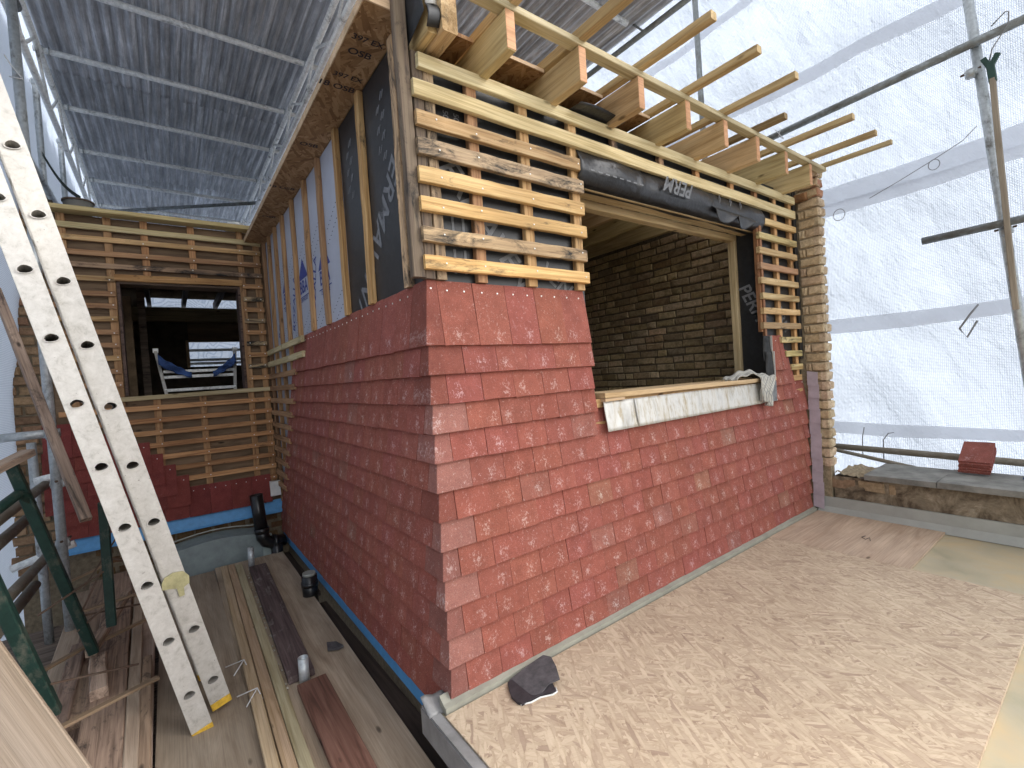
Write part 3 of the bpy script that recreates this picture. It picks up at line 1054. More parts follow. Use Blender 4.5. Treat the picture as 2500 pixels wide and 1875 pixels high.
# ------------------------------------------------------------------ ROOF FRAME
roof = thing('roof_frame', 'open timber roof frame with deep pale joists poking out over the front wall', 'roof frame', (1.7, 0.0, 2.55))
JX = (0.352, 0.745, 1.148, 1.545, 1.93, 2.318, 2.72, 3.122)
for i, x in enumerate(JX):
    stick('joist', (x, -0.20, 2.610), (x, 3.35, 2.612), 0.045, 0.155, M_joist, roof, seg=8, jit=0.0006, color=(1.12 + RN.uniform(-.08, .08), 1.08 + RN.uniform(-.08, .08), 1.05))
    # sawn pinkish end grain
    box('joist_end', x - 0.021, x + 0.021, -0.2022, -0.1995, 2.536, 2.684, M_pale, roof, color=(1.05, 0.80, 0.68))
stick('joist', (0.077, -0.075, 2.72), (0.077, 3.35, 2.72), 0.038, 0.30, M_joist, roof, seg=4, color=(1.2, 1.1, 0.95))
stick('joist', (0.132, -0.115, 2.72), (0.132, 3.35, 2.72), 0.066, 0.30, M_orange, roof, seg=4, color=(0.98, 1.05, 1.15))
stick('edge_rail', (0.16, -0.178, 2.702), (3.41, -0.178, 2.704), 0.055, 0.030, M_green, roof, seg=20, jit=0.0009, color=(0.85, 0.86, 0.9))
FE = (-1.6, -1.25, -0.583, -0.583, -0.591, -0.374, -0.597, -0.602)
for i, x in enumerate(JX):
    xx = x + (0.0 if i else 0.02)
    yy = FE[i]
    stick('firring', (xx, yy, 2.735 + 0.0), (xx, 3.3, 2.735), 0.044, 0.036 if i > 1 else 0.05, M_joist, roof, seg=6, color=(1.05, 1.0, 0.95) if i != 5 else (0.6, 0.55, 0.5))
stick('firring', (3.395, -0.616, 2.735), (3.395, 3.3, 2.735), 0.036, 0.030, M_joist, roof, seg=6)
# decking; boards over the room added to keep it dark
for a, b in ((0.17, 1.40),):
    box('deck_board', a, b, 0.65, 1.25, 2.757, 2.775, M_osb2, roof)
for i in range(3):
    box('deck_board', 0.17 + 1.1 * i, 0.17 + 1.1 * i + 1.097, (1.252 if i == 0 else 0.9) , 3.4, 2.757, 2.775, M_osb2, roof)
for i in range(len(JX) - 1):
    if JX[i] < 1.3:
        box('ceiling_board', JX[i] + 0.024, JX[i + 1] - 0.024, 0.028, 0.6, 2.690, 2.706, M_osb2, roof, color=(1.0, 0.9, 0.8))
        box('board_edge', JX[i] + 0.024, JX[i + 1] - 0.024, 0.022, 0.0275, 2.690, 2.706, M_pale, roof)
box('ceiling_board', 0.166, 0.329, 0.028, 0.6, 2.690, 2.706, M_osb2, roof, color=(1.0, 0.9, 0.8))
# overhanging soffit on the side
for i in range(3):
    y0, y1 = 0.06 + 1.13 * i, 0.06 + 1.13 * (i + 1) - 0.003
    box('soffit_board', -0.125, 0.046, y0, y1, 2.702, 2.720, M_osb2, roof, color=(1.05, 1.0, 0.95))
    box('soffit_edge', -0.130, -0.1255, y0, y1, 2.700, 2.738, M_pale, roof, color=(1.1, 1.1, 1.1))
    box('deck_board', -0.125, 0.12, y0 + 0.02, y1, 2.7215, 2.738, M_osb2, roof)
box('soffit_edge', -0.128, 0.045, 0.053, 0.0595, 2.700, 2.738, M_pale, roof, color=(1.1, 1.1, 1.1))
for y, t in ((0.35, 'OSB'), (0.62, '18 OSB 3'), (1.25, 'OSB'), (1.95, '18 OSB 3'), (2.6, 'OSB')):
    text('board_print', t, 0.055, M_darkink, roof, basis((-0.045, y, 2.7005), (1, 0, 0), (0, -1, 0)))
    if y < 0.7:
        text('board_print', '397 EX', 0.045, M_darkink, roof, basis((-0.04, y - 0.09, 2.7005), (1, 0, 0), (0, -1, 0)))
# membrane wrapped over the corner beam
grid('beam_membrane', 8, 8, lambda u, v: (0.035 - 0.012 * sin(v * 4), 0.06 - 0.16 * u + 0.02 * sin(v * 5) * u, 2.575 + 0.62 * v + 0.05 * u * (1 - v)), M_black, roof, (0.03, 0, 2.8), thick=0.002)
grid('membrane_flap', 10, 10, lambda u, v: (0.050 + 0.050 * u, -0.083 - 0.012 * sin(u * 3) * (1 + v), 2.66 + 0.5 * v + 0.012 * u), M_white, roof, (0.07, -0.08, 2.9), thick=0.002)
grid('membrane_flap', 10, 4, lambda u, v: (0.046 + 0.052 * u, -0.090 - 0.020 * sin(pi * v), 2.575 + 0.085 * v + 0.012 * u), M_black, roof, (0.07, -0.08, 2.62), thick=0.002)

# room behind the opening
room = thing('dormer_room', 'dark unfinished room seen through the large front opening', 'room', (1.7, 1.7, 0.0))
box('room_floor', 0.12, 3.40, 0.18, 3.4, -0.05, 0.0, M_dark, room)
box('inner_wall', 0.06, 0.12, 0.18, 3.4, -0.05, 2.53, M_sheath, room)
box('back_partition', 0.12, 3.40, 3.38, 3.42, -0.05, 2.75, M_int, room)

# ------------------------------------------------------------------ bricks


def brick_mesh(L, H, D, seed):
    r = random.Random(seed)
    vs, fs = [], []
    e = 0.008

    def j(a=0.0045):
        return r.uniform(-a, a)
    hl, hh = L / 2, H / 2
    # front face at y=0, depth +y
    for x, z in ((-hl + e, -hh + e), (0, -hh + e), (hl - e, -hh + e), (hl - e, hh - e), (0, hh - e), (-hl + e, hh - e)):
        vs.append((x + j(), j(0.0045), z + j()))
    for x, z in ((-hl, -hh), (0, -hh), (hl, -hh), (hl, hh), (0, hh), (-hl, hh)):
        vs.append((x + j(), e + abs(j()), z + j(0.0015)))
    for x, z in ((-hl, -hh), (0, -hh), (hl, -hh), (hl, hh), (0, hh), (-hl, hh)):
        vs.append((x, D, z))
    fs += [(0, 1, 4, 5), (1, 2, 3, 4)]
    for i in range(6):
        k = (i + 1) % 6
        fs.append((i + 6, k + 6, k, i))
        fs.append((i + 12, k + 12, k + 6, i + 6))
    fs.append((12, 17, 16, 15, 14, 13))
    me = bpy.data.meshes.new('brick')
    me.from_pydata(vs, [], fs)
    return me


BC = {}


def brick(parent, m, L, H, D, mat, r, color=None):
    k = (round(L, 3), H, D, mat.name, r.randrange(5))
    if k not in BC:
        BC[k] = brick_mesh(L, H, D, hash((k[0], k[1], k[4])) % 9999)
        BC[k].materials.append(mat)
    return inst('brick', BC[k], parent, m, color)


BH, BCOURSE = 0.0625, 0.0768

# pier at the end of the party wall
pier = thing('brick_pier', 'narrow yellow stock brick pier end right of the battens', 'pier', (3.45, 0.0, 0.33))
RB = random.Random(21)
PX0, PX1, PY0 = 3.395, 3.505, -0.145
box('mortar', PX0 + 0.018, PX1 - 0.018, PY0 + 0.018, 0.6, -0.1, 2.72, M_mortar, pier)
RZ = Matrix.Rotation(-pi / 2, 4, 'Z')
nc = 31
for i in range(nc):
    z = 0.37 + BCOURSE * (i + 0.5)
    wob = RB.uniform(-0.004, 0.004)
    # end face (facing -Y): a header, often split by a recessed joint
    if i % 2 == 0:
        segs = ((PX0 + 0.002, 0.062), (PX0 + 0.069, 0.040))
    else:
        segs = ((PX0 + 0.002, 0.106),)
    for x, L in segs:
        m = Matrix.Translation((x + L / 2 + wob, PY0 + RB.uniform(-0.006, 0.006), z)) @ Matrix.Rotation(RB.uniform(-0.03, 0.03), 4, 'Y')
        c = 1 + RB.uniform(-0.15, 0.15)
        col = (c, c, c) if i not in (nc - 2, nc - 3) else (0.75, 0.5, 0.45)
        brick(pier, m, L, BH, 0.05, M_brick, RB, col)
    # side face (facing -X)
    for y0, L in (((PY0 + 0.006, 0.150),) if i % 2 else ((PY0 + 0.006, 0.105), (PY0 + 0.118, 0.04))):
        m = Matrix.Translation((PX0 + RB.uniform(-0.002, 0.005), y0 + L / 2, z)) @ RZ
        brick(pier, m, L, BH, 0.05, M_brick, RB, (0.95, 0.9, 0.85))
    if i % 2:
        m = Matrix.Translation((PX1 + RB.uniform(-0.004, 0.004), PY0 + 0.11, z)) @ Matrix.Rotation(pi / 2, 4, 'Z')
        brick(pier, m, 0.2, BH, 0.05, M_brick, RB, (1, 1, 1))
# rubble under the joist bearing
for i in range(4):
    m = Matrix.Translation((PX0 - 0.03, -0.02 + 0.1 * i, 2.545)) @ RZ
    brick(pier, m, 0.095, 0.06, 0.06, M_brick, RB, (0.6, 0.4, 0.3))

party = thing('party_wall', 'old rough brick party wall inside the dormer, dark behind the opening', 'wall', (3.4, 1.8, 0.0))
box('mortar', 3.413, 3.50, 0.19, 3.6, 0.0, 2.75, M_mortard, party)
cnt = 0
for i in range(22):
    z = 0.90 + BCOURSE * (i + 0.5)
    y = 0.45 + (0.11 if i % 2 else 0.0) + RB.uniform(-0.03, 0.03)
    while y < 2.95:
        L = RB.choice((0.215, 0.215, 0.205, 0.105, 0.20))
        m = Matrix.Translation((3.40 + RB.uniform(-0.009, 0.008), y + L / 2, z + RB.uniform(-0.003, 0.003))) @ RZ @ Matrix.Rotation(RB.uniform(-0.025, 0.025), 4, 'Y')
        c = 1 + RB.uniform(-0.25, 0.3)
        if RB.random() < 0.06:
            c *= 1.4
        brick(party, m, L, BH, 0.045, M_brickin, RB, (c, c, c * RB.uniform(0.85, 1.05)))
        cnt += 1
        y += L + 0.012

# brick wall end on the far left
lp = thing('brick_pier', 'shaded brown brick pier at the left end of the battened back wall', 'pier', (-1.7, 3.5, 0.0))
box('mortar', -1.80, -1.515, 3.515, 3.9, -0.6, 2.9, M_mortard, lp)
for i in range(40):
    z = -0.02 + BCOURSE * (i + 0.5)
    a = RB.uniform(-0.03, 0.02)
    segs = ((-1.82 + a, 0.20), (-1.82 + a + 0.212, 0.095)) if i % 2 else ((-1.815 + a, 0.10), (-1.815 + a + 0.112, 0.20))
    for x, L in segs:
        m = Matrix.Translation((x + L / 2, 3.50 + RB.uniform(-0.006, 0.006), z))
        c = 1 + RB.uniform(-0.2, 0.2)
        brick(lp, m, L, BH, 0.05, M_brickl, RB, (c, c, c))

# ------------------------------------------------------------------ BACK WALL
back = thing('back_wall', 'battened brown back wall on the left with a square unglazed window opening', 'wall', (-0.75, 3.45, 0.0))
WX0, WX1, WZ0, WZ1 = -1.088, -0.19, 1.315, 2.275
box('sheathing', -1.52, WX0, 3.468, 3.50, 0.1, 2.80, M_sheath, back)
box('sheathing', WX1, 0.045, 3.468, 3.50, 0.1, 2.80, M_sheath, back)
box('sheathing', WX0 + 0.001, WX1 - 0.001, 3.468, 3.50, 0.1, 1.28, M_sheath, back)
box('sheathing', WX0 + 0.001, WX1 - 0.001, 3.468, 3.50, WZ1 + 0.05, 2.80, M_sheath, back)
for x in (-1.40, -1.12, -0.88, -0.545, -0.165, -0.03):
    z0, z1 = 0.3, 2.80
    if WX0 < x < WX1:
        stick('counter_batten', (x, 3.455, WZ1 + 0.01), (x, 3.455, 2.80), 0.052, 0.026, M_red, back, up=(0, 1, 0), color=(1.25, 1.2, 1.1))
        z1 = 1.27
        x -= 0.005
    stick('counter_batten', (x, 3.455, z0), (x, 3.455, z1), 0.052, 0.026, M_red, back, up=(0, 1, 0), seg=8, color=(1.1, 1.15, 1.1))
zb = [2.607, 2.492, 2.392, 2.285, 2.163, 2.062, 1.955, 1.847, 1.739, 1.631, 1.523, 1.414]
for i, z in enumerate(zb):
    c = (1.0 + RN.uniform(-.15, .2),) * 3
    mat = M_red if i % 3 else M_orange
    if i in (2,):
        c, mat = (1.1, 1.0, 1.0), M_old
    if z > 2.35:
        stick('batten', (-1.5, 3.43, z), (0.0, 3.43, z), 0.025, 0.042, mat, back, seg=10, color=c)
    else:
        stick('batten', (-1.5, 3.43, z), (WX0 - 0.01, 3.43, z), 0.025, 0.042, mat, back, seg=3, color=c)
        stick('batten', (WX1 + 0.02, 3.43, z), (0.0, 3.43, z), 0.025, 0.042, M_red if i % 2 else M_old, back, seg=3, color=(1.3, 1.3, 1.2))
for i in range(8):
    z = 1.197 - 0.108 * i
    c = (1.2 + RN.uniform(-.15, .2),) * 3
    stick('batten', (-1.5 if i < 1 else -1.5 + 0.0, 3.43, z), (0.0, 3.43, z), 0.025, 0.042, M_red, back, seg=10, color=(c[0] * (0.9 if i % 2 else 1.05), c[0] * (0.82 if i % 2 else 1.0), c[0] * (0.72 if i % 2 else 0.9)))
stick('head_batten', (WX0 - 0.01, 3.428, 2.30), (-0.175, 3.428, 2.31), 0.028, 0.055, M_orange, back, seg=8, color=(0.85, 0.75, 0.65))
stick('sill_batten', (-1.13, 3.425, 1.285), (0.0, 3.425, 1.297), 0.035, 0.038, M_green, back, seg=8, color=(0.9, 0.88, 0.9))
stick('top_batten', (-1.5, 3.43, 2.705), (0.006, 3.43, 2.700), 0.03, 0.046, M_green, back, seg=10, color=(0.95, 0.92, 0.85))
stick('wall_plate', (-1.5, 3.39, 2.815), (-0.068, 3.39, 2.818), 0.13, 0.036, M_green, back, seg=10, color=(1.0, 0.95, 0.8))
for x0, x1, z0, z1 in ((WX0 - 0.0, WX0 + 0.02, WZ0, WZ1), (WX1 - 0.02, WX1, WZ0, WZ1)):
    box('window_lining', x0, x1, 3.44, 3.62, z0, z1, M_dark, back, color=(0.6, 0.5, 0.5))
box('window_lining', WX0 + 0.021, WX1 - 0.021, 3.44, 3.62, WZ1 - 0.02, WZ1, M_dark, back, color=(0.7, 0.6, 0.5))
for z in zb[:3] + [1.197 - 0.108 * i for i in range(8)]:
    for x in (-0.88, -0.545, -0.165, -0.03):
        nail('back_wall', (x + RN.uniform(-.01, .01), 3.416, z + RN.uniform(-.01, .01)), (0, -1, 0), 0.0055)
for z in zb[3:]:
    for x in (-1.12, -0.15, -0.03):
        nail('back_wall', (x + RN.uniform(-.01, .01), 3.416, z + RN.uniform(-.01, .01)), (0, -1, 0), 0.0055)
ends = [-0.06, -0.70, -0.79, -0.872, -0.955, -1.10, -1.27]
for j, e in enumerate(ends):
    z = 0.213 + 0.108 * j
    x = e - 0.165
    first = True
    while x > -1.62:
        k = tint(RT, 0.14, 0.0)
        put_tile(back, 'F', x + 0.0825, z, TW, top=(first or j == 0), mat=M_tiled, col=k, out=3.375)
        first = False
        x -= 0.165
build_nails('back_wall', back)
box('white_box', -0.075, 0.012, 3.36, 3.40, 0.265, 0.405, M_white, back)
mk('damp_proof_strip', [(-1.55, 3.405, 0.22), (0.02, 3.405, 0.22), (0.02, 3.36, 0.12), (-1.55, 3.36, 0.12), (-1.55, 3.36, 0.10), (0.02, 3.36, 0.10)], [(3, 2, 1, 0), (4, 5, 2, 3)], M_blue, back)
box('masonry_base', -1.55, 0.06, 3.43, 3.6, -0.8, 0.21, M_mortard, back)
for i in range(10):
    for j in range(3):
        m = Matrix.Translation((-1.3 + 0.135 * i + 0.06 * (j % 2), 3.425 + RN.uniform(-.006, .004), 0.06 - 0.085 * j))
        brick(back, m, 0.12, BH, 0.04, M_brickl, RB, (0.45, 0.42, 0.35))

# dark space behind the window
bk = thing('back_room', 'dark loft room with rafters seen through the small back window', 'room', (-0.5, 5.3, 1.0))
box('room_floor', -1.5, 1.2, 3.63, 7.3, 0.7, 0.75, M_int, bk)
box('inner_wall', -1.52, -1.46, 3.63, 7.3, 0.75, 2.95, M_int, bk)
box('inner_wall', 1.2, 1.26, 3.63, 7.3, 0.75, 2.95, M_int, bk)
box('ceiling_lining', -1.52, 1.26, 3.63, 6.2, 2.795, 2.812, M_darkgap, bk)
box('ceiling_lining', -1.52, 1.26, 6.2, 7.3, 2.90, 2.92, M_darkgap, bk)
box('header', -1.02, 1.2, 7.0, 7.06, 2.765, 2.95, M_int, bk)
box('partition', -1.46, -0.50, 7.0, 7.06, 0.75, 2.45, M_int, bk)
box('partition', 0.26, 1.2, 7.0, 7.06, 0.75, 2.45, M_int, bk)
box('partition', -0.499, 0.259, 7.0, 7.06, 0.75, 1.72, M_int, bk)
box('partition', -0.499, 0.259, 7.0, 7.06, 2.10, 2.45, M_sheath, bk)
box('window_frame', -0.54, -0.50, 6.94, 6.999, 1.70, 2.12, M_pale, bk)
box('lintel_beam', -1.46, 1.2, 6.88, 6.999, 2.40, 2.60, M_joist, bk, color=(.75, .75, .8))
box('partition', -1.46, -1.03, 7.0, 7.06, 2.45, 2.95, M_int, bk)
for x in (-1.36, -0.94, -0.52, -0.10, 0.32):
    stick('rafter', (x, 3.7, 2.735), (x, 7.3, 2.70), 0.05, 0.11, M_dark, bk, color=(.8, .8, .8))
for z in (2.655, 2.70, 1.86, 1.80, 2.02):
    tube('far_rail', (-1.2, 7.6, z), (1.2, 7.6, z), 0.024, M_galv, bk)
box('inner_post', -1.02, -0.95, 5.2, 5.27, 0.75, 2.9, M_dark, bk)
box('inner_post', -1.20, -1.04, 4.3, 4.4, 0.75, 2.3, M_int, bk, color=(2.2, 2.0, 1.7))

# short ladder with blue cloth inside the back window
sl = thing('step_ladder', 'aluminium ladder head draped with blue cloth inside the back window', 'ladder', (-0.53, 4.1, 1.0))
for a, b in (((-0.80, 4.0, 1.2), (-0.875, 4.15, 1.735)), ((-0.245, 4.0, 1.2), (-0.20, 4.15, 1.735))):
    stick('stile', a, b, 0.028, 0.06, M_ladder, sl, up=(0, 1, 0), seg=2)
    stick('stile_cap', (b[0], b[1], b[2] - 0.01), (b[0], b[1], b[2] + 0.03), 0.045, 0.06, M_alu, sl, up=(0, 1, 0), seg=1)
for z, y in ((1.345, 4.03), (1.475, 4.07), (1.53, 4.08)):
    stick('rung', (-0.825, y, z), (-0.225, y, z), 0.04, 0.03, M_alu, sl, seg=2)
bc = thing('blue_cloth', 'blue cloth slung between the ladder stiles inside the back window', 'cloth', (-0.53, 4.05, 1.6))
for sx, x0, x1 in ((1, -0.86, -0.60), (-1, -0.21, -0.42)):
    grid('cloth_fold', 12, 6, lambda u, v, x0=x0, x1=x1: (x0 + (x1 - x0) * u, 4.0 + 0.02 * sin(u * 9 + v * 4), 1.70 - 0.19 * u ** 0.8 - 0.10 * v * (1 - 0.45 * u) + 0.006 * sin(u * 20)), M_bluecloth, bc, (x0, 4.05, 1.6), thick=0.004)

# ------------------------------------------------------------------ scaffold roof (corrugated)
can = thing('scaffold_roof', 'temporary corrugated metal scaffold roof over the left side', 'roof', (0.6, 4.0, 4.3))
cm = {}
PITCH, AMP = 0.076, 0.011


def corr_mesh(w, l):
    n_ = int(w / PITCH * 6)
    vs, fs = [], []
    for i in range(n_ + 1):
        x = w * i / n_
        z = AMP * cos(2 * pi * x / PITCH)
        vs += [(x, 0, z), (x, l, z)]
    for i in range(n_):
        fs.append((2 * i, 2 * i + 1, 2 * i + 3, 2 * i + 2))
    me = bpy.data.meshes.new('corrugated_sheet')
    me.from_pydata(vs, [], fs)
    me.materials.append(M_corr)
    me.polygons.foreach_set('use_smooth', [True] * len(me.polygons))
    return me


CMESH = corr_mesh(PITCH * 9, 2.35)
for ix in range(7):
    for iy in range(4):
        x = -1.50 + ix * PITCH * 8.0
        y = -0.2 + iy * 2.2
        c = 1 + RN.uniform(-0.18, 0.18)
        o = inst('corrugated_sheet', CMESH, can, Matrix.Translation((x, y + RN.uniform(-.03, .03), 4.325 + 0.004 * (ix % 2) + 0.006 * (iy % 2))), (c, c, c * 1.02))
for y in (0.0, 0.98, 1.95, 2.91, 3.82, 4.77, 5.80, 6.72, 7.74, 8.55):
    tube('purlin_tube', (-1.52, y, 4.27), (2.62, y, 4.27), 0.024, M_alu, can)
    for x in (-1.45, 0.42):
        for dx in (-0.02, 0.02):
            tube('coupler', (x + dx, y, 4.275), (x + dx + 0.012, y, 4.275), 0.034, M_galv, can, n=8)
tube('sleeve_coupler', (0.24, 1.95, 4.265), (0.48, 1.95, 4.265), 0.034, M_alu, can)
tube('brace_tube', (-1.45, 7.3, 4.02), (0.66, 5.9, 4.05), 0.024, M_tubed, can)
for bi, bx in enumerate((-1.47, 0.42, 2.76)):
    ft, fb = (4.20, 3.86) if bi != 1 else (4.22, 3.99)
    lb = ('left', 'middle', 'right')[bi]
    bm = thing('lattice_beam', ('tubular lattice beam along the left edge of the metal scaffold roof', 'tubular lattice beam half hidden behind the soffit of the dormer', 'tubular lattice beam at the right edge of the metal scaffold roof')[bi], 'lattice beam', (bx, 3, 4.2), 'lattice beams under the scaffold roof')
    tube('chord', (bx, -0.3, ft), (bx, 8.4, ft), 0.024, M_alu if bi < 2 else M_tubed, bm)
    if bi < 2:
        tube('chord', (bx, -0.3, fb), (bx, 8.4, fb), 0.024, M_alu, bm)
    y = -0.3
    q = 0
    while bi < 2 and y < 7.9:
        a, b = (ft, fb) if q % 2 == 0 else (fb, ft)
        tube('web_tube', (bx, y, a), (bx, y + 0.48, b), 0.012, M_alu, bm, n=8)
        y += 0.48
        q += 1
    if bi == 2:
        tube('chord', (bx, -0.3, ft + 0.36), (bx, 8.4, ft + 0.36), 0.024, M_tubed, bm)
        for y in (0.3, 0.9, 1.7, 3.0):
            tube('web_tube', (bx, y, ft), (bx, y + 0.3, ft + 0.36), 0.009, M_tubed, bm, n=8)

# ------------------------------------------------------------------ sheeting


def sheet(name, label, f, nu, nv, mat, origin):
    t = thing(name, label, 'sheeting', origin)
    o = grid('sheet_panel', nu, nv, f, mat, t, origin)
    return t


def wr(y, z, s=0.0):
    v = Vector((y * 1.3, z * 1.3, s))
    w = Vector((y * 5.2 + z * 1.4, z * 2.2, s + 4))
    w2 = Vector((y * 11, z * 7, s + 9))
    return 0.10 * (noise.noise(v)) + 0.035 * noise.noise(w) + 0.012 * noise.noise(w2)


SX = 4.30
rs = sheet('scaffold_sheeting', 'bright white translucent scaffold sheeting behind the brick pier on the right',
           lambda u, v: (SX + wr(-3.2 + 11.7 * u, 6.6 * v - 0.6), -3.2 + 11.7 * u, 6.6 * v - 0.6), 190, 110, M_sheet, (SX, 1.5, 2.5))


def lap(t, pa, pb, h, nm='sheet_lap', off=-0.03):
    (ya, za), (yb, zb_) = pa, pb
    return grid(nm, 40, 4, lambda u, v: (SX + off + wr(ya + (yb - ya) * u, za + (zb_ - za) * u - h * v) - 0.006 * sin(u * 60) * v, ya + (yb - ya) * u, za + (zb_ - za) * u - h * v + 0.012 * sin(u * 17 + v)), M_lap, t, (SX, 0, za), thick=0.0)


lap(rs, (3.2, 3.95), (-3.0, 4.05), 0.13)
lap(rs, (3.2, 4.95), (-3.0, 5.0), 0.10)
lap(rs, (3.0, 2.66), (-3.0, 2.95), 0.17)
lap(rs, (3.0, 2.50), (-3.0, 2.80), 0.10, off=-0.05)
lap(rs, (3.0, 1.50), (-3.0, 1.66), 0.12)
lap(rs, (3.0, 0.60), (-3.0, 0.64), 0.10)
ls = sheet('scaffold_sheeting', 'white scaffold sheeting hanging behind the poles on the far left',
           lambda u, v: (-1.88 + 0.105 * max(0.0, min(8 * v - 1.5, 2.3)) + 0.45 * wr(-1.5 + 11 * u, 8 * v - 1.5, 3), -1.5 + 11 * u, 8 * v - 1.5), 130, 80, M_sheetl, (-1.98, 2, 2))
gs = sheet('scaffold_sheeting', 'white scaffold sheeting closing the far end behind the back room',
           lambda u, v: (-2.1 + 6.6 * u, 9.2 + wr(u * 6, 8 * v, 6), 8 * v - 1.5), 70, 70, M_sheetl, (1, 9.2, 2))
# cords and rings stitched through the right sheet
cd = thing('tie_cords', 'thin grey tie cords looped through the right scaffold sheeting', 'cord', (4.2, 0, 2.6))
import itertools


def ring(c, r, parent, mat, axis='X', rr=0.003):
    pts = [(c[0], c[1] + r * cos(t * pi / 8), c[2] + r * 1.15 * sin(t * pi / 8)) for t in range(17)]
    return path_tube('cord_loop', pts, rr, mat, parent, n=6)


ring((4.2, -0.02, 2.53), 0.045, cd, M_rope)
ring((4.2, -0.68, 2.72), 0.035, cd, M_rope)
path_tube('cord', [(4.2, -0.25, 2.60), (4.2, -0.45, 2.67), (4.2, -0.68, 2.76), (4.15, -0.86, 2.82), (4.05, -0.95, 2.86)], 0.003, M_rope, cd)
path_tube('cord', [(4.16, -0.12, 0.33), (4.15, -0.125, 0.5), (4.16, -0.14, 0.60)], 0.004, M_rope, cd)
path_tube('cord', [(4.16, -0.27, 0.30), (4.14, -0.28, 0.5), (4.13, -0.32, 0.56), (4.12, -0.36, 0.57)], 0.004, M_rope, cd)
path_tube('cord', [(4.15, -0.90, 1.57), (4.1, -0.86, 1.50), (4.1, -0.80, 1.40), (4.1, -0.84, 1.33), (4.1, -0.90, 1.45)], 0.007, M_rope, cd)

# ------------------------------------------------------------------ right scaffold


def pole(name, label, p0, p1, r=0.026, mat=None, group=None, hollow=False, cat='scaffold pole'):
    c = (Vector(p0) + Vector(p1)) / 2
    o = tube(name, p0, p1, r, mat or M_galv, None, n=16, hollow=hollow)
    return tag(o, label, cat, group)


def coupler(parent, p, ax1, ax2, r=0.036):
    p = Vector(p)
    for a in (ax1, ax2):
        a = Vector(a).normalized()
        tube('coupler_band', p - a * 0.022, p + a * 0.022, r, M_galv, parent, n=10)
    tube('coupler_bolt', p + Vector((0.0, -0.05, 0.02)), p + Vector((0.03, 0.06, 0.02)), 0.008, M_rod, parent, n=6)


pr = thing('scaffold_pole', 'mottled steel upright pole in front of the right sheeting', 'scaffold pole', (3.9, -1.05, 0.0), 'scaffold poles')
UX = 3.93
tube('pole_tube', (UX + 0.04, -1.22, 0.2), (UX, -0.95, 3.75), 0.029, M_galv, pr, n=16)
coupler(pr, (UX - 0.02, -0.955, 3.19), (0, 1, 0), (0, 0.1, 1))
coupler(pr, (UX - 0.02, -1.09, 2.04), (0, 1, 0), (0, 0.1, 1))
pole('scaffold_pole', 'long dull grey horizontal pole rising to the top right corner', (UX - 0.04, 1.5, 3.29), (UX - 0.04, -1.9, 3.42), 0.029, M_tubed, 'scaffold poles')
pole('scaffold_pole', 'short grey horizontal pole end left of the upright at mid height', (UX - 0.06, -0.655, 2.08), (UX - 0.06, -2.0, 2.11), 0.027, M_tubed, 'scaffold poles', hollow=False)
pole('scaffold_pole', 'grey upright pole rising behind the roof timbers', (4.12, 1.17, 0.0), (4.12, 1.2, 5.9), 0.030, M_tubed, 'scaffold poles')
pole('scaffold_pole', 'low dusty pole running along behind the parapet coping', (4.08, 0.6, 0.435), (4.10, -2.2, 0.375), 0.027, M_dusty, 'scaffold poles')
pole('scaffold_pole', 'thin slanting pole dipping behind the parapet coping', (4.05, 0.25, 0.43), (3.98, -0.70, 0.28), 0.016, M_dusty, 'scaffold poles')
tube('cord_tie', (0, 0, 0), (0, 0, 0.001), 0.001, M_rope, pr, n=4)
# tie on the long pole
path_tube('wire_tie', [(UX - 0.075, 0.29, 3.36), (UX - 0.075, 0.31, 3.30), (UX - 0.07, 0.27, 3.26), (UX - 0.075, 0.34, 3.38)], 0.003, M_cable, pr)
# hanging lath with dark green handle and wire hook
br = thing('hanging_lath', 'pale wooden lath with dark green grip hanging by a wire hook from the right pole', 'tool', (3.83, -1.08, 2.3))
stick('shaft', (3.85, -1.125, 1.49), (3.84, -1.065, 3.07), 0.03, 0.042, M_lath, br, up=(1, 0, 0), seg=6, color=(0.85, 0.85, 0.85))
stick('grip', (3.84, -1.067, 3.05), (3.84, -1.058, 3.19), 0.04, 0.04, M_greenh, br, up=(1, 0, 0), seg=3)
stick('grip', (3.84, -1.052, 3.16), (3.84, -1.025, 3.225), 0.03, 0.03, M_greenh, br, up=(1, 0, 0), seg=2)
stick('grip', (3.84, -1.062, 3.16), (3.84, -1.095, 3.225), 0.03, 0.03, M_greenh, br, up=(1, 0, 0), seg=2)
path_tube('hook', [(3.84, -1.055, 3.2), (3.84, -1.07, 3.27), (3.83, -1.15, 3.38), (3.83, -1.155, 3.46), (3.83, -1.14, 3.47), (3.84, -1.07, 3.42)], 0.004, M_rope, br)

# ------------------------------------------------------------------ parapet
par = thing('parapet_wall', 'low stained parapet wall with slate grey coping at the right edge of the flat roof', 'wall', (3.6, -1.5, 0.0))


def parf(u, v):
    y = -0.14 - 4.8 * u
    z = 0.0 + 0.30 * v
    return (3.425 + 0.008 * noise.noise(Vector((y * 6, z * 8, 2))), y, z)


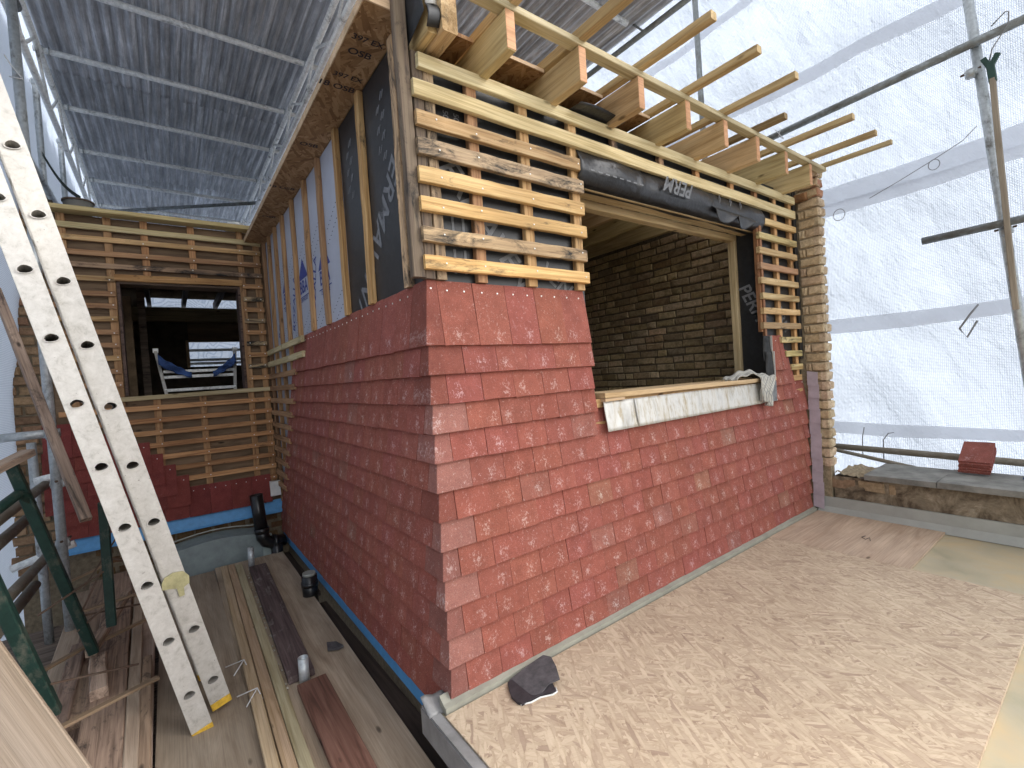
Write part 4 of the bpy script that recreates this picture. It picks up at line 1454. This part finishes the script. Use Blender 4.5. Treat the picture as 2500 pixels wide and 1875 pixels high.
grid('wall_face', 120, 8, parf, M_render, par, (3.42, -2, 0.15))
box('wall_core', 3.437, 3.86, -4.95, -0.14, -0.3, 0.298, M_render, par)
for y0, y1, dz in ((-0.355, -0.765, 0.0), (-0.772, -1.42, 0.004), (-1.428, -2.1, 0.0), (-2.108, -2.8, 0.0), (-2.808, -3.5, 0.0)):
    box('coping_slab', 3.375, 3.885, y1, y0, 0.305, 0.345 + dz, M_slab, par, jit=0.003)
for i in range(3):
    m = Matrix.Translation((3.424 + RN.uniform(-.003, .003), -0.20 - 0.185 * i, 0.245))
    brick(par, m @ RZ, 0.17, 0.085, 0.04, M_brick, RB, (0.55, 0.5, 0.45))
mo = grid('broken_bedding', 14, 10, lambda u, v: (3.43 + 0.42 * u, -0.145 - 0.21 * v, 0.305 + 0.05 * noise.noise(Vector((u * 5, v * 4, 3))) + 0.012 * (1 - v)), M_mortar, par, (3.6, -0.25, 0.3))
box('flashing_upstand', 3.405, 3.4215, -4.9, -0.025, 0.002, 0.128, M_flash, par)
mk('flashing_fillet', [(3.405, -4.9, 0.05), (3.405, -0.03, 0.05), (3.375, -0.03, -0.004), (3.375, -4.9, -0.004)], [(0, 1, 2, 3)], M_flash, par)

STILT = 24
# stack of spare tiles on the coping
st = thing('tile_stack', 'short stack of spare red tiles on the parapet coping', 'stack of tiles', (3.78, -0.89, 0.349))
for i in range(5):
    me = tmesh(TW, M_tile, i)
    m = Matrix.Translation((3.715 + 0.004 * i + RN.uniform(-.004, .004), -0.905 + RN.uniform(-.004, .004), 0.362 + 0.0165 * (i + 1))) @ Matrix.Rotation(RN.uniform(-0.03, 0.03), 4, 'Z') @ Matrix.Rotation(radians(-STILT), 4, 'Y') @ Matrix.Rotation(-pi / 2, 4, 'Z') @ Matrix.Rotation(-pi / 2, 4, 'X')
    inst('tile', me, st, m, (0.85, 0.85, 0.88))
bl = grid('blue_cloth', 8, 6, lambda u, v: (3.74 + 0.12 * u, -1.135 - 0.10 * v, 0.352 + 0.045 * sin(pi * u) * sin(pi * v) + 0.008 * sin(9 * u + 5 * v)), M_bluecloth, None, (3.7, -1.15, 0.35), thick=0.004)
tag(bl, 'crumpled dark blue cloth on the coping at the right edge', 'cloth')

# ------------------------------------------------------------------ boards on the flat roof
ob = box('osb_board', -0.045, 2.553, -1.300, -0.034, -0.006, 0.010, M_osb)
tag(ob, 'large pale strand board sheet lying on the flat roof before the tiled wall', 'board')
pb = stick('plywood_board', (3.39, -0.415, 0.001), (2.558, -0.415, 0.001), 0.775, 0.016, M_plyp, None, seg=2, jit=0.0)
tag(pb, 'smaller pinkish plywood sheet between the strand board and the parapet', 'board')
path_tube('pencil_mark', [(2.97, -0.47, 0.0115), (2.93, -0.46, 0.0115), (2.90, -0.49, 0.0115), (2.95, -0.50, 0.0115), (2.89, -0.52, 0.0115)], 0.0018, M_darkink, pb, n=4)
for q in range(3):
    stick('stencil_mark', (2.50 + 0.012, -0.86 - 0.03 * q, -0.0045), (2.585, -0.86 - 0.03 * q, -0.0045), 0.016, 0.004, M_tubed, flat, seg=1)
# edge trim of the flat roof
tr = thing('edge_trim', 'grey roof edge trim turned down beside the slot at the front corner', 'roof trim', (-0.07, -1.0, -0.01))
box('trim_cap', -0.085, -0.047, -5.0, 0.09, -0.03, 0.004, M_trimd, tr)
box('trim_face', -0.089, -0.0855, -5.0, 0.09, -0.105, -0.005, M_trimd, tr)
grid('folded_corner', 6, 6, lambda u, v: (-0.092 + 0.10 * u, 0.005 + 0.075 * v, 0.0 + 0.045 * v * (1 - 0.4 * u) + 0.004 * sin(9 * u)), M_trimd, tr, (-0.05, 0.04, 0.01), thick=0.004)

kp = thing('knee_pad', 'dark grey suede offcut folded over a black pad on the strand board', 'pad', (0.32, -0.14, 0.01))


def pad(name, pts, z0, mat, h, parent, lift=0.0):
    c = sum((Vector(p) for p in pts), Vector((0, 0))) / len(pts)
    n_ = len(pts)
    vs = [(p[0], p[1], z0 + lift * ((p[0] - c[0]) * 3)) for p in pts] + [(p[0], p[1], z0 + h + lift * ((p[0] - c[0]) * 3)) for p in pts]
    fs = [tuple(range(n_))[::-1], tuple(range(n_, 2 * n_))] + [(i, (i + 1) % n_, (i + 1) % n_ + n_, i + n_) for i in range(n_)]
    return mk(name, vs, fs, mat, parent)


pad('rubber_pad', [(0.235, -0.048), (0.215, -0.085), (0.198, -0.125), (0.196, -0.165), (0.205, -0.185), (0.24, -0.190), (0.285, -0.193), (0.33, -0.213), (0.352, -0.212), (0.362, -0.19), (0.40, -0.09), (0.36, -0.04)], 0.0105, M_felt2, 0.010, kp)
path_tube('white_piping', [(0.202, -0.178, 0.013), (0.24, -0.195, 0.013), (0.285, -0.198, 0.013), (0.33, -0.218, 0.013), (0.355, -0.217, 0.013), (0.366, -0.195, 0.013)], 0.003, M_white, kp, n=6)
pad('suede_flap', [(0.25, -0.04), (0.245, -0.085), (0.245, -0.14), (0.268, -0.182), (0.30, -0.192), (0.345, -0.178), (0.393, -0.192), (0.43, -0.13), (0.455, -0.07), (0.44, -0.033), (0.35, -0.032)], 0.024, M_felt, 0.006, kp, lift=0.04)

# towel on the sill
tw = thing('tea_towel', 'checked grey tea towel hanging over the right end of the window sill', 'towel', (2.6, 0.0, 1.14))


def towel(u, v):
    x = 2.26 + 0.44 * u
    y = 0.10 - 0.11 * v
    z = 1.136 + 0.055 * (sin(pi * min(1, u * 1.02)) ** 0.6 if 0 < u < 0.98 else 0) * (0.45 + 0.55 * sin(pi * v)) + 0.007 * sin(u * 17 + v * 6) + 0.008 * sin(v * 15)
    return (x, y, max(z, 1.128))


grid('towel_top', 26, 12, towel, M_towel, tw, (2.5, 0.03, 1.14), thick=0.004)


def tail(u, v):
    w = 0.25 - 0.10 * v ** 0.7
    x = 2.60 - 0.07 * v + w * (u - 0.5) + 0.01 * sin(v * 8) + 0.05
    y = -0.028 - 0.014 * sin(u * 15 + v * 2) * (0.5 + v) - 0.012 * v
    z = 1.165 - 0.21 * v - 0.03 * u * v + 0.02 * (u < 0.5) * v
    if v < 0.12:
        y += 0.03 * (1 - v / 0.12)
    return (x, y, z)


grid('towel_tail', 20, 16, tail, M_towel, tw, (2.58, -0.03, 1.05), thick=0.004)

# ------------------------------------------------------------------ lower working deck
DZ = -0.20


def board(name, label, pa, pb, w, h, mat, z=DZ, cat='board', group=None, color=None, seg=8):
    o = stick(name, (pa[0], pa[1], z + h / 2), (pb[0], pb[1], z + h / 2), w, h, mat, None, seg=seg, jit=0.0008, color=color)
    return tag(o, label, cat, group)


board('deck_board', 'wide worn brown plywood sheet beneath the ladder foot', (-0.765, 3.05), (-0.765, -1.2), 0.355, 0.018, M_ply, z=DZ - 0.018, group='sheets of the lower deck', color=(0.85, 0.85, 0.85), seg=1)
board('deck_board', 'wide worn tan plywood sheet alongside the dark slot', (-0.315, 3.12), (-0.355, -1.2), 0.535, 0.018, M_ply, z=DZ - 0.0225, group='sheets of the lower deck', color=(1.15, 1.12, 1.1), seg=1)
for i, (c, lb) in enumerate((((0.8, 0.72, 0.78), 'left of three pale treated battens lying together on the deck'), ((0.78, 0.66, 0.72), 'middle of three pale treated battens lying together on the deck'), ((0.75, 0.78, 0.85), 'right of three pale treated battens lying together on the deck'))):
    dx = 0.0515 * i
    board('loose_batten', lb, (-0.522 + dx, 3.02 - 0.03 * i), (-0.597 + dx, -1.0), 0.048, 0.026, M_green, z=DZ + 0.001, cat='batten', group='pale battens on the deck', color=c)
board('timber_board', 'dark purple brown board flecked with plaster on the deck', (-0.298, 2.80), (-0.352, 0.95), 0.125, 0.035, M_purple)
board('timber_board', 'red brown wet looking board nearest the camera on the deck', (-0.322, 0.875), (-0.335, -0.9), 0.135, 0.028, M_redbrown)
board('gap_plank', 'dark plank lying in the slot beside the tiled side wall', (-0.055, 1.95), (0.0, -1.8), 0.16, 0.03, M_darkgap, z=-0.31)
board('gap_plank', 'far dark plank in the slot beyond the black pipe cap', (-0.03, 3.3), (-0.03, 2.15), 0.13, 0.03, M_darkgap, z=-0.31)
RS = random.Random(8)
chips = []
for i in range(26):
    y = 2.75 - 1.85 * (i / 25) + RS.uniform(-.03, .03)
    chips.append((-0.372 - 0.047 * (2.8 - y) / 1.85 + RS.uniform(-.01, .008), y, DZ + 0.02, RS.uniform(0.004, 0.012)))
vs, fs = [], []
for x, y, z, s in chips:
    k = len(vs)
    for a in range(5):
        t = a * 2 * pi / 5 + s * 300
        vs.append((x + s * cos(t) * RS.uniform(.4, 1), y + s * 1.6 * sin(t) * RS.uniform(.4, 1), z - 0.018))
    vs.append((x, y, z - 0.010))
    fs += [(k + a, k + (a + 1) % 5, k + 5) for a in range(5)]
pl = mk('plaster_crumbs', vs, fs, M_white, None, color=(0.7, 0.65, 0.55))
stuff(pl)
# open tube stubs
for lb, x, y, r, zt in (('short open steel tube standing between the purple and the red brown boards', -0.345, 0.925, 0.025, -0.075), ('short open steel tube standing at the far end of the deck', -0.335, 2.84, 0.024, -0.02)):
    s_ = tube('tube_stub', (x, y, DZ - 0.02), (x, y, zt), r, M_galv, None, n=18, hollow=True, color=(1.1, 1.1, 1.1))
    tag(s_, lb, 'tube', 'tube stubs on the deck')
cp = thing('pipe_cap', 'black soil pipe with a pale grey cap beside the blue strip', 'pipe', (-0.075, 1.95, -0.3))
tube('pipe_body', (-0.075, 1.97, -0.32), (-0.075, 1.97, -0.065), 0.052, M_bplastic, cp, n=20)
tube('cap', (-0.075, 1.97, -0.065), (-0.075, 1.97, -0.045), 0.044, M_flash, cp, n=20)
tube('collar', (-0.075, 1.97, -0.14), (-0.075, 1.97, -0.11), 0.058, M_bplastic, cp, n=20)
# nails / staples and oddments on the deck
wires = thing('wire_hanger', 'bent pale wire brackets leaning at the ladder side', 'wire', (-0.62, 1.2, DZ))
for (x, y) in ((-0.655, 1.30), (-0.635, 0.98)):
    path_tube('wire', [(x, y, DZ + 0.03), (x + 0.085, y - 0.02, DZ + 0.045), (x + 0.10, y - 0.07, DZ + 0.01)], 0.003, M_cable, wires, n=5)
    path_tube('wire', [(x + 0.085, y - 0.02, DZ + 0.045), (x + 0.03, y - 0.08, DZ + 0.01)], 0.003, M_cable, wires, n=5)
scr = pad('fabric_scrap', [(-0.165, 1.20), (-0.18, 1.12), (-0.13, 1.09), (-0.10, 1.10), (-0.12, 1.17)], DZ + 0.001, M_felt, 0.012, None)
tag(scr, 'small dark grey fabric scrap at the edge of the slot', 'scrap')

# grey upstand box at the far end
sb = thing('roof_upstand', 'blue grey painted curved roof upstand beyond the deck boards', 'roof upstand', (-0.45, 3.2, -0.2))


def ups(u, v):
    x = -0.86 + 0.66 * u
    top = 0.0 + 0.035 * sin(pi * min(1, u * 1.05)) - 0.02
    z = -0.42 + (top + 0.42) * min(1, v * 1.25)
    y = 3.20 if v < 0.8 else 3.20 + 0.22 * (v - 0.8) / 0.2
    return (x, y, z + (0.012 if v > 0.9 else 0))


grid('upstand_face', 24, 10, ups, M_boxgrey, sb, (-0.5, 3.2, -0.2), smooth=False)
box('upstand_return', -0.199, -0.12, 3.19, 3.22, -0.42, -0.04, M_boxgrey, sb, color=(1.4, 1.4, 1.35))
path_tube('sealant_bead', [(-0.86 + 0.066 * i, 3.40, 0.02 + 0.035 * sin(pi * min(1, i * 0.105)) - 0.0) for i in range(11)], 0.006, M_white, sb, n=6, color=(0.6, 0.6, 0.55))
box('far_base', -1.5, -0.1, 3.22, 3.42, -0.9, -0.42, M_int, sb)

pp = thing('soil_pipe', 'black plastic soil pipe elbow below the back wall tiles', 'pipe', (-0.22, 3.2, -0.1))
tube('pipe_upright', (-0.205, 3.14, 0.02), (-0.228, 3.14, 0.35), 0.053, M_bplastic, pp, n=20, hollow=True)
tube('pipe_collar', (-0.203, 3.14, 0.0), (-0.205, 3.14, 0.045), 0.060, M_bplastic, pp, n=20)
path_tube('pipe_elbow', [(-0.203, 3.14, 0.02), (-0.200, 3.14, -0.04), (-0.175, 3.15, -0.085), (-0.13, 3.16, -0.11), (-0.08, 3.18, -0.12), (-0.02, 3.2, -0.125)], 0.055, M_bplastic, pp, n=16)
tube('pipe_collar', (-0.125, 3.16, -0.112), (-0.09, 3.17, -0.118), 0.066, M_bplastic, pp, n=18)
tube('pipe_tail', (-0.09, 3.15, -0.12), (-0.09, 3.15, -0.35), 0.05, M_bplastic, pp, n=16)

# ------------------------------------------------------------------ lumber pile on the left
pile = [
    (-1.40, 3.2, -1.33, 0.9, 0.12, 0.05, -0.20, 'grey brown board on the far left of the lumber pile'),
    (-1.26, 3.3, -1.20, 0.4, 0.13, 0.05, -0.20, 'second board from the left in the lumber pile'),
    (-1.13, 3.1, -1.08, 0.2, 0.10, 0.05, -0.20, 'board under the wooden block in the lumber pile'),
    (-1.02, 3.0, -0.985, -0.2, 0.09, 0.045, -0.20, 'dark board close to the ladder in the lumber pile'),
    (-1.33, 3.25, -1.22, 1.2, 0.10, 0.04, -0.15, 'upper cracked board lying skewed on the lumber pile'),
    (-1.20, 3.3, -1.09, 0.1, 0.15, 0.045, -0.148, 'widest cracked brown board on top of the lumber pile'),
    (-1.06, 2.6, -1.00, 0.3, 0.05, 0.05, -0.152, 'narrow reddish batten on the lumber pile'),
    (-1.30, 2.0, -1.25, 0.0, 0.07, 0.06, -0.14, 'thick short batten at the near left of the lumber pile'),
    (-0.985, 1.6, -0.95, -0.5, 0.04, 0.05, -0.155, 'thin batten on edge beside the ladder foot'),
]
for i, (x0, y0, x1, y1, w, h, z, lb) in enumerate(pile):
    board('timber_board', lb, (x0, y0), (x1, y1), w, h, M_dark if i % 3 else M_ply, z=z, group='boards in the lumber pile', color=(1.25 + 0.15 * (i % 3), 1.2 + 0.1 * (i % 3), 1.2 + 0.1 * (i % 2)))
blk = thing('wood_block', 'stubby wooden block lying on the lumber pile', 'block', (-1.15, 1.5, -0.07))
stick('block_body', (-1.19, 1.68, -0.075), (-1.155, 1.30, -0.085), 0.065, 0.055, M_dark, blk, seg=3, jit=0.003, color=(1.9, 1.8, 1.75))
o = stick('timber_offcut', (-1.215, 1.66, -0.02), (-1.11, 2.38, 0.0), 0.045, 0.045, M_dark, None, seg=3, color=(1.7, 1.6, 1.5))
tag(o, 'sloping offcut with a raw orange end under the green trestle leg', 'offcut')
for i, (a, b, lb) in enumerate((((-1.418, 1.64, -0.04), (-1.24, 1.80, -0.03), 'short lath to the left of the trestle foot'), ((-1.175, 1.81, -0.03), (-0.99, 1.93, -0.03), 'pale lath between the trestle foot and the ladder'),
                                ((-1.235, 0.96, 0.0), (-0.925, 1.09, 0.0), 'long pale lath crossing the near end of the lumber pile'), ((-1.30, 2.22, 0.02), (-1.03, 2.26, 0.03), 'rough lath behind the trestle leg'),
                                ((-1.46, 3.0, 0.0), (-1.27, 3.05, 0.05), 'far lath across the back of the lumber pile'))):
    o = stick('lath', a, b, 0.03, 0.012, M_pale, None, seg=3, color=(0.45, 0.43, 0.42))
    tag(o, lb, 'lath', 'laths on the lumber pile')

# ------------------------------------------------------------------ trestle
ts = thing('steel_trestle', 'green painted steel trestle with rod bracing at the left', 'trestle', (-1.3, 1.5, -0.1))


def leg(a, b, w=0.042):
    return stick('leg', a, b, w, w, M_trestle, ts, up=(1, 0, 0), seg=3, jit=0.0005)


leg((-1.396, 1.424, 1.036), (-1.200, 1.655, -0.02))
leg((-1.115, 1.644, 0.75), (-1.121, 1.634, 0.10))
leg((-1.379, 0.93, 0.66), (-1.27, 1.10, 0.0), 0.046)
path_tube('top_bar', [(-1.50, 1.05, 0.77), (-1.415, 1.309, 0.852), (-1.378, 1.41, 0.885), (-1.362, 1.45, 0.872), (-1.350, 1.475, 0.82)], 0.021, M_trestle, ts, n=8)
for a, b in (((-1.245, 1.61, 0.20), (-1.0, 1.75, 0.13)), ((-1.245, 1.61, 0.18), (-1.12, 1.63, 0.45)), ((-1.12, 1.63, 0.40), (-1.36, 1.47, 0.30)), ((-1.31, 1.05, 0.15), (-1.00, 1.25, 0.02)),
             ((-1.22, 1.65, 0.32), (-1.03, 1.64, 0.62)), ((-1.12, 1.63, 0.46), (-0.98, 1.66, 0.38)), ((-1.25, 1.6, 0.13), (-1.12, 1.64, 0.22))):
    stick('brace_rod', a, b, 0.008, 0.008, M_rod, ts, seg=1, jit=0)
tb = stick('timber_rail', (-1.52, 1.02, 0.955), (-1.335, 1.43, 1.068), 0.055, 0.032, M_dark, None, seg=3, color=(1.8, 1.75, 1.7))
tag(tb, 'grey timber rail resting on top of the green trestle', 'rail')

# ------------------------------------------------------------------ left scaffold
sp = thing('scaffold_pole', 'tall galvanised upright pole in front of the shaded brick pier', 'scaffold pole', (-1.4, 2.45, 0.0), 'scaffold poles')
tube('pole_tube', (-1.395, 2.45, -0.6), (-1.42, 2.45, 4.1), 0.0255, M_galv, sp, n=16)
coupler(sp, (-1.405, 2.42, 1.10), (1, 0, 0), (0, 0, 1))
coupler(sp, (-1.40, 2.47, 0.78), (0, 1, 0), (0, 0, 1))
coupler(sp, (-1.40, 2.47, 0.40), (0, 1, 0), (0, 0, 1))
path_tube('cable_tie', [(-1.46, 2.40, 3.40), (-1.44, 2.41, 3.36), (-1.40, 2.42, 3.30), (-1.39, 2.42, 3.29), (-1.42, 2.42, 3.285), (-1.45, 2.43, 3.29)], 0.004, M_cable, sp, n=5)
pole('scaffold_pole', 'short cross pole ending at a coupler above the green trestle', (-1.66, 2.40, 1.10), (-1.36, 2.42, 1.105), 0.0255, M_galv, 'scaffold poles')
pole('scaffold_pole', 'second upright pole between the brick pier and the sheeting', (-1.57, 2.9, -0.6), (-1.575, 2.9, 1.03), 0.0255, M_galv, 'scaffold poles')
pole('scaffold_pole', 'upper dusty guard rail pole rising to the right at the left edge', (-1.5, 0.6, 0.73), (-1.5, 2.97, 0.755), 0.027, M_dusty, 'scaffold poles')
pole('scaffold_pole', 'second dusty guard rail pole ending behind the trestle leg', (-1.5, 0.6, 0.63), (-1.5, 2.24, 0.635), 0.027, M_dusty, 'scaffold poles')
pole('scaffold_pole', 'lower dusty guard rail pole reaching the upright', (-1.5, 0.6, 0.40), (-1.5, 3.1, 0.28), 0.027, M_dusty, 'scaffold poles')
pole('scaffold_pole', 'lowest dusty pole with a rounded end by the sheeting', (-1.5, 0.8, 0.28), (-1.5, 2.25, 0.235), 0.027, M_dusty, 'scaffold poles')
pole('scaffold_pole', 'bright short cross pole under the blue strip', (-1.72, 2.9, 0.20), (-1.40, 2.9, 0.29), 0.0255, M_alu, 'scaffold poles')
pole('scaffold_pole', 'bright stub pole clamped across at trestle height', (-1.55, 2.75, 0.78), (-1.38, 2.75, 0.81), 0.0255, M_alu, 'scaffold poles')
pole('scaffold_pole', 'far upright post under the left lattice beam, the nearer of two', (-1.60, 4.4, 2.9), (-1.60, 4.4, 4.28), 0.0255, M_galv, 'scaffold poles')
pole('scaffold_pole', 'far upright post under the left lattice beam, the farther of two', (-1.60, 5.65, 2.9), (-1.60, 5.65, 4.28), 0.0255, M_galv, 'scaffold poles')
pole('scaffold_pole', 'dark scaffold pole with a blunt end hanging in the top left corner', (-1.42, 1.6, 3.62), (-1.47, 2.9, 4.02), 0.036, M_tubed, 'scaffold poles')
pole('scaffold_pole', 'long pole running away above the top of the battened wall', (-1.52, 2.3, 3.10), (-1.52, 4.6, 3.13), 0.0255, M_galv, 'scaffold poles')
sh = thing('scaffold_coupling', 'rusty scaffold coupler heads atop the far left posts', 'coupler', (-1.6, 4.4, 4.2))
coupler(sh, (-1.60, 4.4, 4.27), (1, 0, 0), (0, 1, 0))
coupler(sh, (-1.60, 5.65, 4.27), (1, 0, 0), (0, 1, 0))
tl = stick('leaning_timber', (-1.62, 2.6, 2.02), (-1.17, 1.5, 0.70), 0.045, 0.03, M_dark, None, seg=6, color=(1.7, 1.6, 1.55))
tag(tl, 'long brown timber leaning behind the ladder at the far left', 'timber')
t2 = stick('leaning_timber', (-1.56, 1.9, 3.15), (-1.50, 2.1, 2.70), 0.05, 0.03, M_orange, None, seg=3, color=(0.6, 0.6, 0.6))
tag(t2, 'brown timber end at the far left above the ladder', 'timber')
stp = grid('webbing_strap', 10, 2, lambda u, v: (-1.54 + 0.25 * u, 4.0 - 0.3 * u, 3.44 - 0.44 * u - 0.10 * sin(pi * u) * 0.6 + 0.035 * v), M_strap, None, (-1.4, 3.9, 3.2), thick=0.004)
tag(stp, 'dark webbing strap hanging above the back wall', 'strap')

bk2 = thing('rubble_bucket', 'upturned grey plastic tub standing on the back wall top', 'tub', (-1.3, 3.6, 2.84))
tube('tub_body', (-1.30, 3.62, 2.84), (-1.30, 3.62, 2.945), 0.082, M_slab, bk2, n=22, r2=0.098)
tube('tub_rim', (-1.30, 3.62, 2.945), (-1.30, 3.62, 2.96), 0.104, M_rod, bk2, n=22)
tin = thing('paint_tin', 'silver round tin with white label standing on the back wall top', 'tin', (-0.17, 3.6, 2.84))
tube('tin_body', (-0.17, 3.6, 2.835), (-0.17, 3.6, 2.90), 0.09, M_white, tin, n=24)
tube('tin_lid', (-0.17, 3.6, 2.90), (-0.17, 3.6, 2.925), 0.092, M_alu, tin, n=24, r2=0.07)

# ------------------------------------------------------------------ ladder
P0 = Vector((-1.204, 0.867, 1.792))
SD = Vector((0.0555, 0.001, -0.259))
B0 = Vector((-1.223, 0.959, 2.290))
SP = SD.length
s_ = SD.normalized()
v_ = (P0 - cam.matrix_world.translation)
v_ = (v_ - s_ * v_.dot(s_)).normalized()          # rungs run away from the camera
n_ = s_.cross(v_).normalized()                    # across the web
if n_.x < 0:
    n_ = -n_
lad = thing('extension_ladder', 'scratched aluminium extension ladder leaning to the left with yellow feet', 'ladder', (-0.75, 0.85, DZ))
LW = 0.40


def d_shape(r=0.0195, n=12):
    pts = []
    for i in range(n):
        a = 2 * pi * i / n
        x = r * 1.15 * cos(a)
        y = r * sin(a)
        if y < 0:
            y *= 0.62
        else:
            x *= (1 - 0.25 * (y / r) ** 2)
        pts.append((x, y))
    return pts


def section(hole0, k0, k1, topd, botd, web, side_off, width):
    """web plate with D holes (front), flanges, far stile, rungs"""
    depth = 0.026
    DS = d_shape()
    N_ = len(DS)
    top = hole0 + SD * k0 - s_ * topd
    Ltot = (k1 - k0) * SP + topd + botd
    for wi, off in enumerate((0.0, width)):
        # local frame: x along s_, y across web (n_), z along v_
        m = Matrix((s_, n_, s_.cross(n_))).transposed().to_4x4()
        zs = 1 if s_.cross(n_).dot(v_) > 0 else -1
        m.translation = top + v_ * off
        vs, fs = [], []
        hw = web / 2
        hx = [topd + SP * i for i in range(k1 - k0 + 1)]
        cuts = [0.0]
        for x in hx:
            cuts += [x - 0.03, x + 0.03]
        cuts.append(Ltot)

        def quad(a, b, c, d):
            k = len(vs)
            vs.extend([a, b, c, d])
            fs.append((k, k + 1, k + 2, k + 3))
        for i in range(0, len(cuts), 2):
            quad((cuts[i], -hw, 0), (cuts[i + 1], -hw, 0), (cuts[i + 1], hw, 0), (cuts[i], hw, 0))
        for x in hx:
            k = len(vs)
            for (a, b) in DS:
                vs.append((x - b, a, 0))
            outer = []
            for (a, b) in DS:
                l_ = max(abs(b) / 0.03, abs(a) / hw)
                outer.append((-b / l_, a / l_))
            for (ox, oy) in outer:
                vs.append((x + ox, oy, 0))
            for j in range(N_):
                q = (j + 1) % N_
                fs.append((k + j, k + q, k + N_ + q, k + N_ + j))
            for j in range(N_):
                q = (j + 1) % N_
                a_, b_ = outer[j], outer[q]
                sa = abs(abs(a_[0]) - 0.03) < 1e-6
                sb_ = abs(abs(b_[0]) - 0.03) < 1e-6
                if sa != sb_:
                    kk = len(vs)
                    vs.append((x + (a_[0] if sa else b_[0]), (b_[1] if sa else a_[1]), 0))
                    fs.append((k + N_ + j, k + N_ + q, kk))
        # flanges
        fdir = depth if wi == 0 else -depth
        for sgn in (-1, 1):
            quad((0, sgn * hw, 0), (Ltot, sgn * hw, 0), (Ltot, sgn * (hw - 0.001), fdir * zs), (0, sgn * (hw - 0.001), fdir * zs))
            quad((0, sgn * (hw - 0.001), fdir * zs), (Ltot, sgn * (hw - 0.001), fdir * zs), (Ltot, sgn * (hw - 0.02), fdir * zs), (0, sgn * (hw - 0.02), fdir * zs))
        st_ = mk('stile', vs, fs, M_ladder, lad, m)
        sd = st_.modifiers.new('thickness', 'SOLIDIFY')
        sd.thickness = 0.0025
        sd.offset = 0
        f0 = m @ Vector((Ltot - 0.016, 0, (fdir * zs) / 2))
        stick('foot', f0, f0 + s_ * 0.032, web * 1.04, depth + 0.010, M_yellow, lad, up=v_, seg=1, jit=0)
    for i in range(k0, k1 + 1):
        c = hole0 + SD * i
        m = Matrix((v_, n_, v_.cross(n_))).transposed().to_4x4()
        m.translation = c - v_ * 0.003
        sg = 1 if v_.cross(n_).dot(s_) > 0 else -1
        vs, fs = [], []
        L = width + 0.006
        for x, sc_ in ((-0.004, 1.2), (-0.004, 0.99), (L, 0.97)):
            for (a, b) in d_shape():
                vs.append((x, a * sc_, -b * sg * sc_))
        nn = 12
        for q in range(2):
            for j in range(nn):
                k = (j + 1) % nn
                fs.append((q * nn + j, q * nn + k, (q + 1) * nn + k, (q + 1) * nn + j))
        rg = mk('rung', vs, fs, M_ladder, lad, m, smooth=False)
        sd = rg.modifiers.new('thickness', 'SOLIDIFY')
        sd.thickness = 0.002


section(P0, -5, 7, 0.10, 0.185, 0.077, 0, 0.40)
section(B0, -4, 9, 0.12, 0.12, 0.079, 0, 0.36)
# latch hook on the right hand section
lk = B0 + SD * 7.15 + n_ * 0.0 - v_ * 0.012
pts = [(-0.05, -0.035), (-0.035, -0.055), (0.0, -0.062), (0.035, -0.05), (0.05, -0.02), (0.042, 0.012), (0.018, 0.02), (0.012, 0.055), (-0.008, 0.052), (-0.006, 0.012), (-0.03, 0.0), (-0.055, -0.008)]
m = Matrix((n_, s_, n_.cross(s_))).transposed().to_4x4()
m.translation = lk
nn = len(pts)
mk('latch', [(a, b, 0) for a, b in pts] + [(a, b, 0.008) for a, b in pts], [tuple(range(nn)), tuple(range(nn, 2 * nn))[::-1]] + [(i, (i + 1) % nn, (i + 1) % nn + nn, i + nn) for i in range(nn)], M_brass, lad, m)

# ------------------------------------------------------------------ near plank at the lower left
A1, A2 = Vector((-1.10, -0.41, 0.95)), Vector((-0.90, -0.575, 0.55))
d_ = (A2 - A1).normalized()
lat = (-CR * 0.85 - CU * 0.5)
lat = (lat - d_ * lat.dot(d_)).normalized()
c0, c1 = A1 - d_ * 0.5 + lat * 0.125, A2 + d_ * 0.5 + lat * 0.125
lat = (lat - CF * 0.9)
lat = (lat - d_ * lat.dot(d_)).normalized()
c0, c1 = A1 - d_ * 0.5 + lat * 0.125, A2 + d_ * 0.5 + lat * 0.125
up_ = d_.cross(lat)
fp = stick('near_plank', c0, c1, 0.25, 0.02, M_pale, None, up=up_, seg=4, jit=0.0, color=(0.34, 0.37, 0.44))
tag(fp, 'pale smooth plank cutting across the lower left corner nearest the camera', 'plank')
